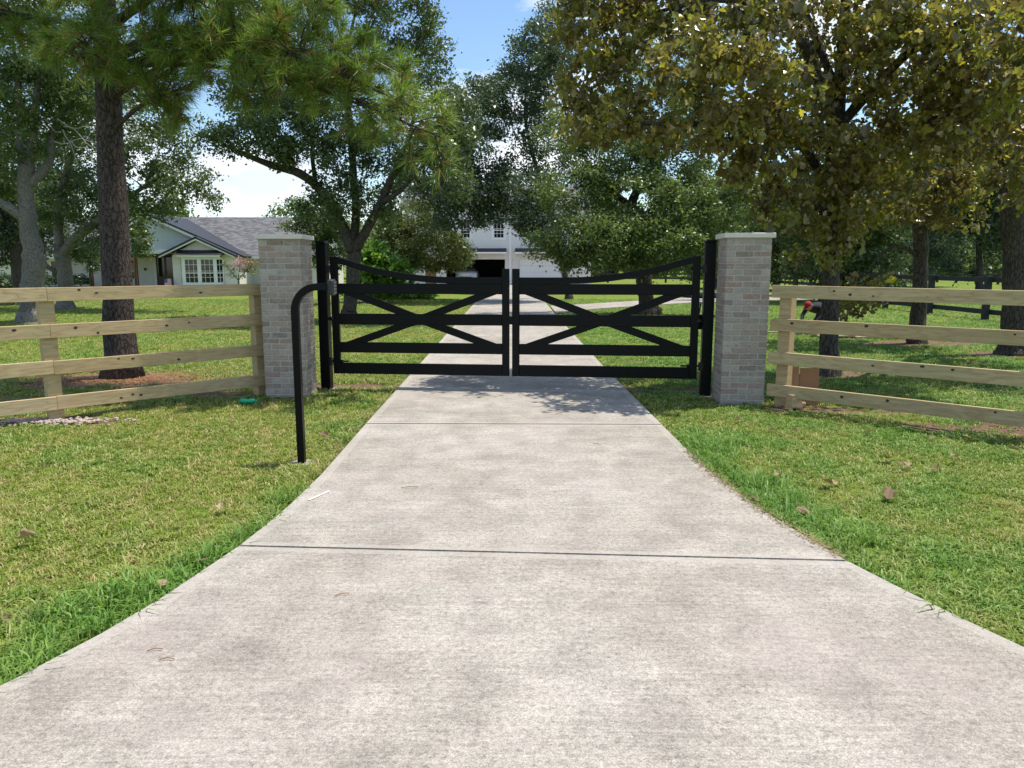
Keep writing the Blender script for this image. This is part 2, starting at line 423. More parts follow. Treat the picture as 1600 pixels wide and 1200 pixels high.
# ------------------------------------------------------------------ GROUND
nx = 120
xs = np.concatenate([np.linspace(-600, -40, 12)[:-1], np.linspace(-40, 40, 81), np.linspace(40, 600, 12)[1:]])
ys = np.concatenate([np.linspace(-60, 0, 6)[:-1], np.linspace(0, 70, 71), np.linspace(70, 1100, 14)[1:]])
gm = MB()
def gz(x, y):
    if abs(x) > 60 or y > 100: return -0.02
    return 0.025 * (mnoise.noise((x * 0.35, y * 0.35, 3.1))) - 0.02
V = [(x, y, gz(x, y)) for y in ys for x in xs]
F = [(j * len(xs) + i, j * len(xs) + i + 1, (j + 1) * len(xs) + i + 1, (j + 1) * len(xs) + i) for j in range(len(ys) - 1) for i in range(len(xs) - 1)]
gm.add(V, F, True)
ground = gm.build('lawn_ground', M['lawn'])
tag(ground, 'mown green lawn spreading round the drive and houses', None, None, 'structure')

# ------------------------------------------------------------------ DRIVEWAY
LE = [(1.0, -2.75), (2.2, -2.15), (2.63, -1.945), (2.95, -1.81), (3.43, -1.675), (4.07, -1.555), (4.67, -1.487), (5.6, -1.455), (7.4, -1.472), (10.87, -1.485), (34.3, -1.58), (60.7, -1.6)]
RE = [(1.0, 2.95), (2.2, 2.42), (2.94, 2.138), (3.31, 1.985), (3.88, 1.805), (4.57, 1.655), (5.55, 1.53), (7.4, 1.50), (10.87, 1.447), (25.2, 1.40), (34.3, 1.44), (60.7, 1.45)]
def edge(tab, y):
    return float(np.interp(y, [a for a, b in tab], [b for a, b in tab]))
def on_drive(x, y, pad=0.0):
    return y < 60 and edge(LE, y) - pad < x < edge(RE, y) + pad
drive = link('driveway', None)
tag(drive, 'broom finished concrete driveway running through the gate to the garage', None, None, 'structure')
# joints: (y at left edge, y at right edge)
joints = [(1.0, 1.0), (4.085, 3.865), (7.42, 7.38), (10.75, 10.62)] + [(y, y - 0.04) for y in np.arange(14.1, 41.5, 3.4)]
for (a0, a1), (b0, b1) in zip(joints[:-1], joints[1:]):
    g = 0.008 if a0 < 3 else 0.005
    n = 10
    L = [(edge(LE, y), y) for y in np.linspace(a0 + g, b0 - g, n)]
    Rr = [(edge(RE, y), y) for y in np.linspace(a1 + g, b1 - g, n)]
    poly = L[::-1] + Rr
    mb = MB(); mb.prism(poly, -0.10, 0.030 + random.uniform(-0.002, 0.002), 'z')
    # soft arris so the joints read as tooled grooves
    me = mb.mesh('slab', M['concrete'])
    bm = bmesh.new(); bm.from_mesh(me)
    es = [e for e in bm.edges if all(v.co.z > 0 for v in e.verts)]
    bmesh.ops.bevel(bm, geom=es, offset=0.008, segments=2, affect='EDGES')
    top = max(bm.faces, key=lambda f: f.calc_area() if f.normal.z > .9 else 0)
    ins = bmesh.ops.inset_region(bm, faces=[top], thickness=0.075, depth=0.0)
    for f in ins['faces']: f.material_index = 1
    bm.to_mesh(me); bm.free(); me.materials.append(M['margin'])
    link('slab', me, drive)
jf = MB()
for (a0, a1) in joints[1:-1]:
    jf.add([(edge(LE, a0) + 0.01, a0 - 0.012, 0.016), (edge(RE, a1) - 0.01, a1 - 0.012, 0.016), (edge(RE, a1) - 0.01, a1 + 0.012, 0.016), (edge(LE, a0) + 0.01, a0 + 0.012, 0.016)], [(0, 1, 2, 3)])
jf.build('joint_filler', plain('joint_dirt', (0.075, 0.06, 0.05), 0.9, var=0.4, scale=30), drive)
y_end = joints[-1][0]
apron = MB()
apron.prism([(-7.2, 61.95), (-7.2, 44.5), (-3.4, 42.6), (edge(LE, y_end), y_end + 0.015), (edge(RE, y_end), y_end + 0.015), (2.8, 42.0), (9.5, 43.2), (9.5, 61.95)], -0.1, 0.028, 'z')
tag(apron.build('apron', M['concrete']), 'wide concrete apron in front of the garage doors', None, None, 'structure')
# curved side path to the right
pt = [(1.47, 25.3), (3.0, 27.6), (5.0, 29.8), (7.5, 32.2), (11, 34.2), (16, 35.5)]
pf = [(1.49, 29.6), (3.0, 31.0), (5.0, 33.2), (7.5, 36.0), (11, 38.4), (16, 39.8)]
mb = MB(); mb.prism(pt + pf[::-1], -0.1, 0.026, 'z')
tag(mb.build('path', M['concrete']), 'pale concrete path branching off the drive past the oak', None, None, 'structure')

# ------------------------------------------------------------------ BRICK PILLARS
BW, BT, CH = 0.50, 0.092, 0.0685
def brick_mesh(L, seed):
    rr = random.Random(seed)
    me = MB().box(-L / 2, L / 2, -BT / 2, BT / 2, 0, CH - 0.0105).mesh('brick', M['brick'], bevel=0.004)
    for v in me.vertices:
        v.co.x += rr.uniform(-.0015, .0015); v.co.y += rr.uniform(-.0015, .0015); v.co.z += rr.uniform(-.0012, .0012)
    return me
SIDE = (BW - BT - 0.002)
BL = SIDE / 2 - 0.0105
bms = [brick_mesh(BL, i) for i in range(4)]
def pillar(cx, cy, rz, label, courses=28):
    t = thing('brick_pillar', label, 'pillar', (cx, cy, -0.02), rz, 'brick gate pillars')
    H = courses * CH
    h = BW / 2
    MB().box(-h + 0.005, h - 0.005, -h + 0.005, h - 0.005, -0.1, H).build('mortar_core', M['mortar'], t)
    for c in range(courses):
        s = 1 if c % 2 == 0 else -1
        for side in range(4):
            ang = side * math.pi / 2
            for k in range(2):
                lx = -h + BL / 2 + k * (BL + 0.0105)
                ly = -h + BT / 2 + random.uniform(-.0022, .0022)
                p = Matrix.Rotation(ang, 3, 'Z') @ Vector((lx * s, ly, 0))
                link('brick', random.choice(bms), t, None, (p.x, p.y, c * CH), (0, 0, ang + (math.pi if random.random() < .5 else 0)))
    cp = MB()
    o = h + 0.032
    cp.box(-o, o, -o, o, H + 0.004, H + 0.060)
    cp.build('cap', M['limestone'], t, bevel=0.006)
    MB().box(-h - 0.006, h + 0.006, -h - 0.006, h + 0.006, -0.12, 0.045).build('footing', M['footing'], t, bevel=0.01)
    return t
pillar(-2.755, 9.33, 0, 'square washed brick pillar beside the post with the keypad arm')
pillar(2.70, 8.92, R(-4), 'square washed brick pillar with cardboard leaning by its fence')

# ------------------------------------------------------------------ GATE
gL, gR = Vector((-2.325, 9.79, 0)), Vector((2.295, 9.30, 0))
gdir = (gR - gL).normalized(); gang = math.atan2(gdir.y, gdir.x)
GW = (gR - gL).length
def gate_post(p, label):
    t = thing('gate_post', label, 'gate post', (p[0], p[1], 0), gang, 'black steel gate posts')
    MB().box(-0.064, 0.064, -0.064, 0.064, -0.3, 1.872).build('tube', M['black'], t, bevel=0.006)
    MB().prism([(-.07, 1.874), (.07, 1.874), (.05, 1.9), (-.05, 1.9)], -0.07, 0.07).build('cap', M['black'], t)
    MB().tube([(0, 0, -0.05), (0, 0, -0.012)], [0.17, 0.15], 18).build('footing', M['footing'], t)
    return t
gate_post((-2.435, 9.83), 'black square steel gate post behind the keypad arm pillar')
gate_post((2.415, 9.335), 'black square steel gate post at the pillar near the cardboard')

def gate_leaf(mirror, label):
    """built in a frame whose x runs from hinge (0) to latch (W); mirrored for the other side"""
    W = GW / 2 - 0.018
    t = thing('gate_leaf', label, 'gate', gR if mirror else gL, gang + (math.pi if mirror else 0), 'leaves of the black steel driveway gate')
    T = 0.05
    hs, ls = 0.095, 0.092
    def part(mb, name, bevel=0.004): return mb.build(name, M['black'], t, bevel=bevel)
    part(MB().box(0, hs, -T / 2, T / 2, 0.20, 1.705), 'hinge_stile')
    part(MB().box(W - ls, W, -T / 2, T / 2, 0.20, 1.553), 'latch_stile')
    for z0, z1, nm in ((0.2, 0.342, 'rail'), (0.478, 0.612, 'rail'), (0.842, 0.982, 'rail'), (1.235, 1.366, 'rail')):
        part(MB().box(hs, W - ls, -T / 2 + 0.002, T / 2 - 0.002, z0, z1), nm)
    # sweeping arched top rail
    xe = W - ls
    prof = [(0.0, 1.712), (0.10, 1.70), (0.22, 1.667), (0.40, 1.612), (0.60, 1.562), (0.85, 1.515), (1.1, 1.478), (1.4, 1.453), (1.75, 1.446), (xe, 1.446)]
    up = []
    for i in range(40):
        x = xe * i / 39
        up.append((x, float(np.interp(x, [a for a, b in prof], [b for a, b in prof]))))
    up = [(x, np.mean([up[max(0, min(39, k + d))][1] for d in (-1, 0, 1)])) for k, (x, z) in enumerate(up)]
    dn = [(x, z - 0.08) for x, z in up]
    vs = [(x, y, z) for y in (-T / 2 - 0.003, T / 2 + 0.003) for x, z in up + dn]
    n = 40; fs = []
    for i in range(n - 1):
        fs += [(i, n + i, n + i + 1, i + 1), (2 * n + i, 2 * n + i + 1, 3 * n + i + 1, 3 * n + i), (i, i + 1, 2 * n + i + 1, 2 * n + i), (n + i, 3 * n + i, 3 * n + i + 1, n + i + 1)]
    fs += [(0, 2 * n, 3 * n, n), (n - 1, 2 * n - 1, 4 * n - 1, 3 * n - 1)]
    a = MB(); a.add(vs, fs); a.build('arched_rail', M['black'], t)
    # cross braces: four arms meeting on the middle rail
    xm = (hs + xe) / 2
    def arm(p, q):
        part(MB().bar(p, q, 0.094, 0.034, (0, 1, 0)), 'brace', 0.003)
    for xo, zo in ((hs + 0.055, 1.29), (xe - 0.055, 0.555), (hs + 0.055, 0.555), (xe - 0.055, 1.29)):
        arm((xo, 0.001 if zo > 1 else -0.001, zo), (xm, 0.001 if zo > 1 else -0.001, 0.915 if zo > 1 else 0.909))
    # hinges and drop bracket towards the post
    for z, nm in ((1.56, 'hinge'), (0.36, 'hinge')):
        hb = MB().box(-0.075, -0.018, -0.035, 0.035, z - 0.055, z + 0.045).build(nm, M['steel'], t, bevel=0.004)
        MB().tube([(-0.03, 0, z), (0.20 if z < 1 else 0.03, 0, z)], 0.011, 8).build('hinge_rod', M['steel'], hb)
        MB().tube([(0.098, 0, z), (0.125, 0, z)], 0.022, 6).build('hinge_nut', M['steel'], hb)
    MB().tube([(-0.045, 0, 0.915), (0.02, 0, 0.915)], [0.02, 0.035], 10).build('stop_bolt', M['steel'], t)
    if not mirror:
        MB().box(W - 0.03, W + 0.05, -T / 2 - 0.016, -T / 2 - 0.004, 0.86, 0.96).build('latch_plate', M['black'], t)
        MB().tube([(W - 0.006, -0.03, 1.305), (W - 0.006, -0.055, 1.305)], 0.014, 8).build('latch_pin', M['steel'], t)
    return t
gate_leaf(False, 'black steel cross-braced gate leaf next to the keypad arm')
gate_leaf(True, 'black steel cross-braced gate leaf on the side of the cardboard')
# opener arm on the right leaf side, behind the gate
t = thing('gate_opener', 'black gate opener arm bolted behind the post near the cardboard', 'gate opener', (2.36, 9.47, 0), gang)
MB().box(-0.10, 0.10, 0, 0.13, 0.80, 0.98).build('motor_box', M['black'], t, bevel=0.01)
MB().tube([(-0.05, 0.06, 0.9), (-0.95, -0.02, 0.9)], [0.028, 0.024], 10).build('ram', M['steel'], t)

# ------------------------------------------------------------------ KEYPAD POST
t = thing('keypad_post', 'black gooseneck keypad post in the grass beside the drive', 'keypad post', (-1.735, 6.06, 0))
pts = [(0, 0, -0.2), (0, 0, 0.6), (0, 0, 1.22)]
rad = 0.19
for k in range(0, 10):
    a = math.pi * (1 - k / 18)
    pts.append((rad + rad * math.cos(a), 0, 1.235 + rad * math.sin(a) * 1.02))
pts += [(0.28, 0, 1.43)]
gb = MB()
sec = 0.028
V, Fc = [], []
for i, p in enumerate(pts):
    d = (Vector(pts[min(i + 1, len(pts) - 1)]) - Vector(pts[max(i - 1, 0)])).normalized()
    nrm = Vector((-d.z, 0, d.x))
    for (aa, bb) in ((-1, -1), (1, -1), (1, 1), (-1, 1)):
        V.append(Vector(p) + nrm * aa * sec + Vector((0, bb * sec, 0)))
for i in range(len(pts) - 1):
    for k in range(4): Fc.append((4 * i + k, 4 * i + (k + 1) % 4, 4 * i + 4 + (k + 1) % 4, 4 * i + 4 + k))
Fc += [(0, 1, 2, 3), tuple(4 * (len(pts) - 1) + k for k in (3, 2, 1, 0))]
gb.add(V, Fc); gb.build('gooseneck_tube', M['black'], t)
kp = MB().box(0.278, 0.325, -0.06, 0.06, 1.362, 1.488).build('keypad', M['keybox'], t, bevel=0.012)
for r_ in range(4):
    for c_ in range(3):
        MB().box(0.325, 0.329, -0.043 + c_ * 0.03, -0.023 + c_ * 0.03, 1.375 + r_ * 0.026, 1.393 + r_ * 0.026).build('button', M['button'], kp)
fm = MB()
ring = [(0.13 * math.cos(a) * random.uniform(.8, 1.2), 0.10 * math.sin(a) * random.uniform(.8, 1.2)) for a in np.linspace(0, 2 * math.pi, 14)[:-1]]
fm.prism(ring, -0.1, -0.012, 'z'); fm.build('footing', M['footing'], t)

# ------------------------------------------------------------------ LUMBER FENCES
RT = [1.372, 1.0, 0.622, 0.25]
knot_mat = plain('wood_knot', (0.05, 0.022, 0.012), 0.7, var=0.5, scale=60)
def lumber_fence(label, posts, ext, nsign, group):
    """posts: ground points from the pillar outwards; boards nailed to the road side"""
    p0 = Vector((*posts[0], 0)); p1 = Vector((*posts[1], 0))
    d = (p1 - p0).normalized(); ang = math.atan2(d.y, d.x)
    t = thing('board_fence', label, 'fence', p0, ang, group)
    # local x along the fence; road side is +y*nsign
    Ls = [0.0] + [(Vector((*q, 0)) - p0).length for q in posts[1:]]
    for i, x in enumerate(Ls):
        zt = 1.36 if i else 1.355
        MB().box(-0.068, 0.068, -0.068, 0.068, -0.4, zt).build('post', M['lumber'], t, (x, -nsign * 0.07, 0), bevel=0.004)
    ends = [(-0.15, Ls[1] - 0.001)] + [(Ls[i] + 0.001, Ls[i + 1] - 0.001) for i in range(1, len(Ls) - 1)]
    for ri, z in enumerate(RT):
        for (a, b) in ends:
            L = b - a
            o = MB().box(-L / 2, L / 2, -0.019, 0.019, -0.07, 0.07).build('rail', M['lumber'], t, ((a + b) / 2, nsign * 0.021, z - 0.07), bevel=0.003)
            o.rotation_euler = (0, random.uniform(-.003, .003), 0)
            rk = random.Random(int(ri * 17 + a * 10 + nsign * 3 + 50))
            for k in range(rk.choice((2, 3, 3, 4))):
                kx, kz, r0 = rk.uniform(-L / 2 + .1, L / 2 - .1), rk.uniform(-.045, .045), rk.uniform(.008, .017)
                kb = MB(); ring = []
                ax = rk.uniform(1.1, 1.9)
                for q in range(9):
                    an = 2 * math.pi * q / 9
                    ring.append((kx + r0 * ax * math.cos(an) * rk.uniform(.75, 1.2), kz + r0 * math.sin(an) * rk.uniform(.75, 1.2)))
                kb.prism(ring, nsign * 0.0185, nsign * 0.0202, 'y'); kb.build('knot', knot_mat, o)
    return t
lumber_fence('new pale board fence in front of the tall pine trunk', [(-3.12, 9.36), (-4.76, 7.76), (-6.46, 6.1), (-8.16, 4.44)], 0, 1, 'pale board fences flaring from the gate')
lumber_fence('new pale board fence with cardboard leaning behind it', [(3.075, 8.53), (4.84, 6.86), (6.6, 5.19)], 0, -1, 'pale board fences flaring from the gate')

# ------------------------------------------------------------------ BLACK PADDOCK FENCES
post_me = MB().box(-0.08, 0.08, -0.08, 0.08, -0.3, 1.28).mesh('post', M['darkwood'], 0.006)
def black_fence(label, a, b, n, rails=(1.17, 0.78, 0.39), rh=0.15):
    a, b = Vector((*a, 0)), Vector((*b, 0)); d = b - a; L = d.length
    t = thing('paddock_fence', label, 'fence', a, math.atan2(d.y, d.x), 'black paddock fences')
    for i in range(n + 1): link('post', post_me, t, None, (L * i / n, 0, 0))
    rm = MB().box(0.004, L / n - 0.004, -0.115, -0.082, -rh / 2, rh / 2).mesh('rail', M['darkwood'], 0.004)
    for z in rails:
        for i in range(n): link('rail', rm, t, None, (L * i / n, 0, z))
    return t
black_fence('black three-rail paddock fence running back beside the dark trunks', (14.1, 16.5), (13.9, 52.5), 12, (1.17, 0.72, 0.22))
black_fence('black three-rail paddock fence crossing behind the oaks', (3.5, 70.0), (38.0, 70.0), 13)
black_fence('black paddock fence farthest off on the open bright field', (39.5, 86.0), (41.5, 50.0), 13, (1.2, 0.75, 0.35), 0.13)
black_fence('black paddock fence far back beside the low white house', (-52, 72), (-38, 66), 6)

# ------------------------------------------------------------------ WHITE RANCH HOUSE
def window(parent, x0, x1, z0, z1, y, cols, rows, mat=None, split=True, name='window'):
    """sash window facing -y at plane y: frame and muntins stand proud, panes are parts of their own"""
    w = MB(); fw = 0.07
    w.box(x0, x0 + fw, y - 0.05, y, z0, z1); w.box(x1 - fw, x1, y - 0.05, y, z0, z1)
    w.box(x0 + fw, x1 - fw, y - 0.05, y, z0, z0 + fw); w.box(x0 + fw, x1 - fw, y - 0.05, y, z1 - fw, z1)
    zm = (z0 + z1) / 2 - 0.08 * (z1 - z0)
    if split: w.box(x0 + fw, x1 - fw, y - 0.048, y, zm - 0.03, zm + 0.03)
    for i in range(1, cols):
        x = x0 + (x1 - x0) * i / cols
        w.box(x - 0.013, x + 0.013, y - 0.044, y - 0.005, z0 + fw, z1 - fw)
    for j in range(1, rows):
        z = z0 + (z1 - z0) * j / rows
        w.box(x0 + fw, x1 - fw, y - 0.042, y - 0.006, z - 0.013, z + 0.013)
    fo = w.build(name, M['trim'], parent)
    MB().box(x0 + fw * .6, x1 - fw * .6, y - 0.025, y - 0.015, z0 + fw * .6, z1 - fw * .6).build('pane', mat or M['glass'], fo)
    return fo
def roof_slab(parent, name, pts, th, mat):
    """thin slab through 4 corner points (eave L, eave R, ridge R, ridge L), shingle pattern laid in its own plane"""
    p = [Vector(q) for q in pts]
    ux = (p[1] - p[0]).normalized(); nz = ux.cross(p[3] - p[0]).normalized(); uy = nz.cross(ux)
    Mx = Matrix((ux, uy, nz)).transposed().to_4x4(); Mx.translation = p[0]
    inv = Mx.inverted()
    loc = [inv @ q for q in p]
    mb = MB(); mb.prism([(q.x, q.y) for q in loc], -th, 0, 'z')
    o = mb.build(name, mat, parent)
    o.matrix_local = Mx
    return o

H = thing('ranch_house', 'low white painted ranch house with pale aqua gable and grey roof', 'house', (-26, 57, 0))
def hpart(mb, name, mat, bevel=0):
    o = mb.build(name, mat, H, bevel=bevel); o.matrix_parent_inverse = Matrix.Translation((26, -57, 0)); return o
def hroof(name, pts, th=0.12, mat=None):
    if name != 'roof': mat = M['darkroof']
    o = roof_slab(H, name, pts, th, mat or M['shingle']); o.matrix_parent_inverse = Matrix.Translation((26, -57, 0)); return o
# main body
hpart(MB().box(-39, -33.6, 57.8, 67, 0, 2.40).box(-33.6, -14.8, 58.2, 67, 0, 2.40), 'wall', M['cream'])
hroof('roof', [(-39.6, 57.0, 2.28), (-14.4, 57.0, 2.28), (-14.4, 62.5, 5.42), (-39.6, 62.5, 5.42)])
hroof('roof', [(-14.4, 68.0, 2.28), (-39.6, 68.0, 2.28), (-39.6, 62.5, 5.42), (-14.4, 62.5, 5.42)])
hpart(MB().prism([(57.8, 2.4), (67.0, 2.4), (62.5, 5.15)], -14.9, -15.0, 'x').prism([(57.8, 2.4), (67.0, 2.4), (62.5, 5.15)], -38.9, -39, 'x'), 'end_gable', M['cream'])
hpart(MB().box(-39.6, -33.9, 56.93, 57.0, 2.06, 2.26), 'gutter', M['trim']).name = 'gutter'
hpart(MB().box(-20.0, -14.4, 56.93, 57.0, 2.06, 2.26), 'gutter', M['trim'])
hpart(MB().box(-39.6, -33.9, 57.0, 57.8, 2.14, 2.18).box(-20.1, -14.4, 57.0, 58.2, 2.14, 2.18), 'soffit', M['trim'])
# big gable with lapped siding: each course steps out at its lower edge
ax, az, gy = -26.25, 5.22, 56.0
gl, gr_, ez = -32.7, -19.8, 2.26
sl = (az - ez) / (gr_ - ax)
mb = MB(); z = 2.74; k = 0
while z < az - 0.12:
    z2 = min(z + 0.21, az - 0.02)
    def hw(zz): return max((az - zz) / sl - 0.12, 0.01)
    mb.prism([(ax - hw(z), z), (ax + hw(z), z), (ax + hw(z2), z2), (ax - hw(z2), z2)], gy - 0.02, gy + 0.1)
    v = mb.v; b = len(v) - 8
    for q in (b, b + 1): v[q] = (v[q][0], v[q][1] - 0.035, v[q][2])
    z = z2
hpart(mb, 'lap_siding', M['aqua'])
hpart(MB().box(gl + 0.9, gr_ - 1.2, gy - 0.06, gy + 0.1, 2.46, 2.735), 'gable_band', M['trim'])
for s in (-1, 1):
    xe_ = ax + s * (gr_ - ax)
    hpart(MB().prism([(ax, az + 0.02), (xe_, ez + 0.02), (xe_, ez - 0.22), (ax, az - 0.22)][::s], gy - 0.55, gy - 0.50), 'rake_board', M['trim'])
hroof('gable_roof', [(ax + 6.9, gy - 0.6, ez - 0.04), (ax + 6.9, 62.3, ez - 0.04), (ax, 62.3, az + 0.07), (ax, gy - 0.6, az + 0.07)])
hroof('gable_roof', [(ax - 6.9, 62.3, ez - 0.04), (ax - 6.9, gy - 0.6, ez - 0.04), (ax, gy - 0.6, az + 0.07), (ax, 62.3, az + 0.07)])
# porch: ceiling, back wall, posts, door
hpart(MB().box(-33.5, -24.56, 55.7, 58.15, 2.40, 2.45), 'porch_ceiling', M['cream'])
hpart(MB().box(-33.55, -24.56, 58.05, 58.18, 0, 2.40), 'porch_wall', M['cream'])
for x in (-30.85, -27.55):
    hpart(MB().box(x - 0.11, x + 0.11, 55.85, 56.07, 0, 2.40), 'porch_post', M['cedar'], 0.01)
dr = hpart(MB().box(-26.98, -25.5, 57.95, 58.04, 0.05, 2.38), 'door', M['door'])
for (x0, x1) in ((-26.85, -26.33), (-26.16, -25.64)):
    dpart = MB().box(x0, x1, 57.915, 57.948, 0.75, 2.2).build('pane', M['glass'], dr)
    dpart.matrix_parent_inverse = Matrix.Identity(4)
hpart(MB().box(-27.14, -26.985, 57.93, 58.04, 0.0, 2.39), 'door_casing', M['trim'])
MB().tube([(-26.2, 57.9, 1.0), (-26.2, 57.86, 1.0), (-26.2, 57.86, 1.25)], 0.02, 6).build('handle', M['steel'], dr)
# bay room with small gable
bx0, bx1, by = -24.55, -19.75, 55.3
hpart(MB().box(bx0, bx1, by, 58.15, 0, 2.30), 'bay_wall', M['cream'])
sx, sz, se = -22.6, 3.52, 2.32
hpart(MB().prism([(bx0 + 0.05, 2.30), (bx1 - 0.05, 2.30), (sx, sz - 0.12)], by, by + 0.1), 'small_gable', M['cream'])
bt = MB()
for i in range(-5, 6):
    x = sx + i * 0.42
    zt = sz - 0.2 - abs(i * 0.42) * (sz - se) / 2.6
    if zt > 2.5: bt.box(x - 0.02, x + 0.02, by - 0.02, by - 0.001, 2.32, zt)
hpart(bt, 'batten', M['cream'])
for s in (-1, 1):
    x1 = sx + s * 2.72
    hpart(MB().prism([(sx, sz + 0.03), (x1, se - 0.02), (x1, se - 0.22), (sx, sz - 0.18)][::s], by - 0.45, by - 0.40), 'rake_board', M['trim'])
hroof('small_roof', [(sx + 2.85, by - 0.5, se - 0.04), (sx + 2.85, 57.6, se - 0.04), (sx, 57.6, sz + 0.08), (sx, by - 0.5, sz + 0.08)])
hroof('small_roof', [(sx - 2.85, 57.6, se - 0.04), (sx - 2.85, by - 0.5, se - 0.04), (sx, by - 0.5, sz + 0.08), (sx, 57.6, sz + 0.08)])
hpart(MB().prism([(by - 0.75, 2.32), (by - 0.02, 2.32), (by - 0.02, 2.66)], -24.05, -20.75, 'x'), 'awning', M['darkroof'])
hpart(MB().box(-23.95, -20.85, by - 0.66, by - 0.6, 2.16, 2.30), 'awning_fascia', M['trim'])
hpart(MB().box(-23.75, -20.95, by - 0.42, by - 0.004, 0.0, 0.28).box(-23.75, -20.95, by - 0.42, by - 0.004, 2.06, 2.155), 'bay_base', M['trim'])
for (x0, x1) in ((-23.55, -22.54), (-22.4, -21.39)):
    o = window(H, x0, x1, 0.28, 2.06, by - 0.36, 3, 4); o.matrix_parent_inverse = Matrix.Translation((26, -57, 0))
hpart(MB().box(-23.73, -23.552, by - 0.41, by - 0.30, 0.28, 2.06).box(-22.538, -22.402, by - 0.41, by - 0.30, 0.28, 2.06).box(-21.388, -21.24, by - 0.41, by - 0.30, 0.28, 2.06), 'mullion', M['trim'])
o = window(H, -0.30, 0.24, 0.28, 2.06, 0.0, 2, 4)
o.matrix_parent_inverse = Matrix.Translation((26, -57, 0)); o.location = (-21.06, by - 0.2, 0); o.rotation_euler = (0, 0, R(40))
o = window(H, -0.24, 0.24, 0.28, 2.06, 0.0, 2, 4)
o.matrix_parent_inverse = Matrix.Translation((26, -57, 0)); o.location = (-23.78, by - 0.2, 0); o.rotation_euler = (0, 0, R(-50))
# windows left of the porch
for x in (-35.9, -34.9):
    o = window(H, x, x + 0.9, 0.55, 1.95, 57.8, 2, 2); o.matrix_parent_inverse = Matrix.Translation((26, -57, 0))
o = window(H, -29.3, -28.6, 0.5, 2.0, 58.04, 2, 2); o.matrix_parent_inverse = Matrix.Translation((26, -57, 0))
hpart(MB().box(-27.9, -27.8, 57.9, 58.045, 1.2, 1.38), 'wall_lamp', M['steel'])
fm_ = NT('flag_stripes'); v_ = fm_.obj()
sep = fm_.n('SeparateXYZ', {'Vector': v_})
st_ = fm_.math('GREATER_THAN', fm_.math('FRACT', fm_.math('MULTIPLY', sep.outputs['X'], 11.0)), 0.5)
col_ = fm_.mix(st_, (0.55, 0.10, 0.13), (0.70, 0.66, 0.66))
cant = fm_.math('MULTIPLY', fm_.math('LESS_THAN', sep.outputs['X'], -0.02), fm_.math('GREATER_THAN', sep.outputs['Z'], 0.33))
flagm = fm_.done(fm_.bsdf(fm_.mix(cant, col_, (0.10, 0.10, 0.26)), 0.8))
t = thing('porch_flag', 'small red and white striped flag panel standing beside the dark front door', 'flag', (-24.75, 54.8, 0))
MB().box(-0.24, 0.24, -0.02, 0.02, 0.12, 0.62).build('panel', flagm, t)
MB().box(-0.2, 0.2, -0.08, 0.08, 0, 0.12).build('stand', M['steel'], t)

# ------------------------------------------------------------------ TWO-STOREY GARAGE HOUSE
G = thing('garage_house', 'tall white board-and-batten house with open double garage', 'house', (0, 62, 0))
GI = Matrix.Translation((0, -62, 0))
def gpart(mb, name, mat, bevel=0):
    o = mb.build(name, mat, G, bevel=bevel); o.matrix_parent_inverse = GI; return o
gx0, gx1, fy = -8.6, 6.4, 62.0
# ground floor wall with real openings: open bay and closed door
w1 = MB()
w1.box(gx0, -7.05, fy, fy + 0.25, 0, 2.95); w1.box(-6.15, -5.35, fy, fy + 0.25, 0, 2.95); w1.box(-0.57, 0.57, fy, fy + 0.25, 0, 2.95)
w1.box(4.05, gx1, fy, fy + 0.25, 0, 2.95); w1.box(-7.05, -6.15, fy, fy + 0.25, 2.15, 2.95); w1.box(-5.35, -0.57, fy, fy + 0.25, 2.05, 2.95); w1.box(0.57, 4.05, fy, fy + 0.25, 2.05, 2.95)
gpart(w1, 'ground_floor_wall', M['cream'])
gpart(MB().box(gx0, gx0 + 0.2, fy + 0.25, fy + 9, 0, 6.3).box(gx1 - 0.2, gx1, fy + 0.25, fy + 9, 0, 6.3).box(gx0, gx1, fy + 9, fy + 9.2, 0, 6.3), 'side_wall', M['white'])
gpart(MB().box(-5.6, -5.45, fy + 0.25, fy + 8, 0, 2.9).box(-0.3, -0.15, fy + 0.25, fy + 8, 0, 2.9).box(-5.45, -0.3, fy + 8, fy + 8.1, 0, 2.9).box(-5.6, -0.15, fy + 0.25, fy + 8.1, 2.72, 2.9), 'garage_interior', M['interior'])
w2 = MB()
cuts = [(-4.2, -3.35), (-1.5, -0.62), (0.55, 1.4), (3.2, 4.05)]
px_ = gx0
for (a, b) in cuts:
    w2.box(px_, a, fy, fy + 0.25, 2.95, 6.3); w2.box(a, b, fy, fy + 0.25, 2.95, 3.72); w2.box(a, b, fy, fy + 0.25, 5.25, 6.3); px_ = b
w2.box(px_, gx1, fy, fy + 0.25, 2.95, 6.3)
gpart(w2, 'upper_wall', M['white'])
bt = MB(); x = gx0 + 0.2
while x < gx1:
    if not any(a - 0.12 < x < b + 0.12 for a, b in cuts): bt.box(x - 0.025, x + 0.025, fy - 0.025, fy - 0.001, 2.97, 6.28)
    else: bt.box(x - 0.025, x + 0.025, fy - 0.025, fy - 0.001, 2.97, 3.60)
    x += 0.46
gpart(bt, 'batten', M['white'])
for (a, b) in cuts:
    o = window(G, a, b, 3.72, 5.25, fy + 0.06, 3, 4); o.matrix_parent_inverse = GI
    gpart(MB().box(a - 0.13, a - 0.002, fy - 0.03, fy - 0.002, 3.60, 5.37).box(b + 0.002, b + 0.13, fy - 0.03, fy - 0.002, 3.60, 5.37).box(a - 0.002, b + 0.002, fy - 0.03, fy - 0.002, 5.252, 5.37).box(a - 0.002, b + 0.002, fy - 0.03, fy - 0.002, 3.6, 3.718), 'window_casing', M['trim'])
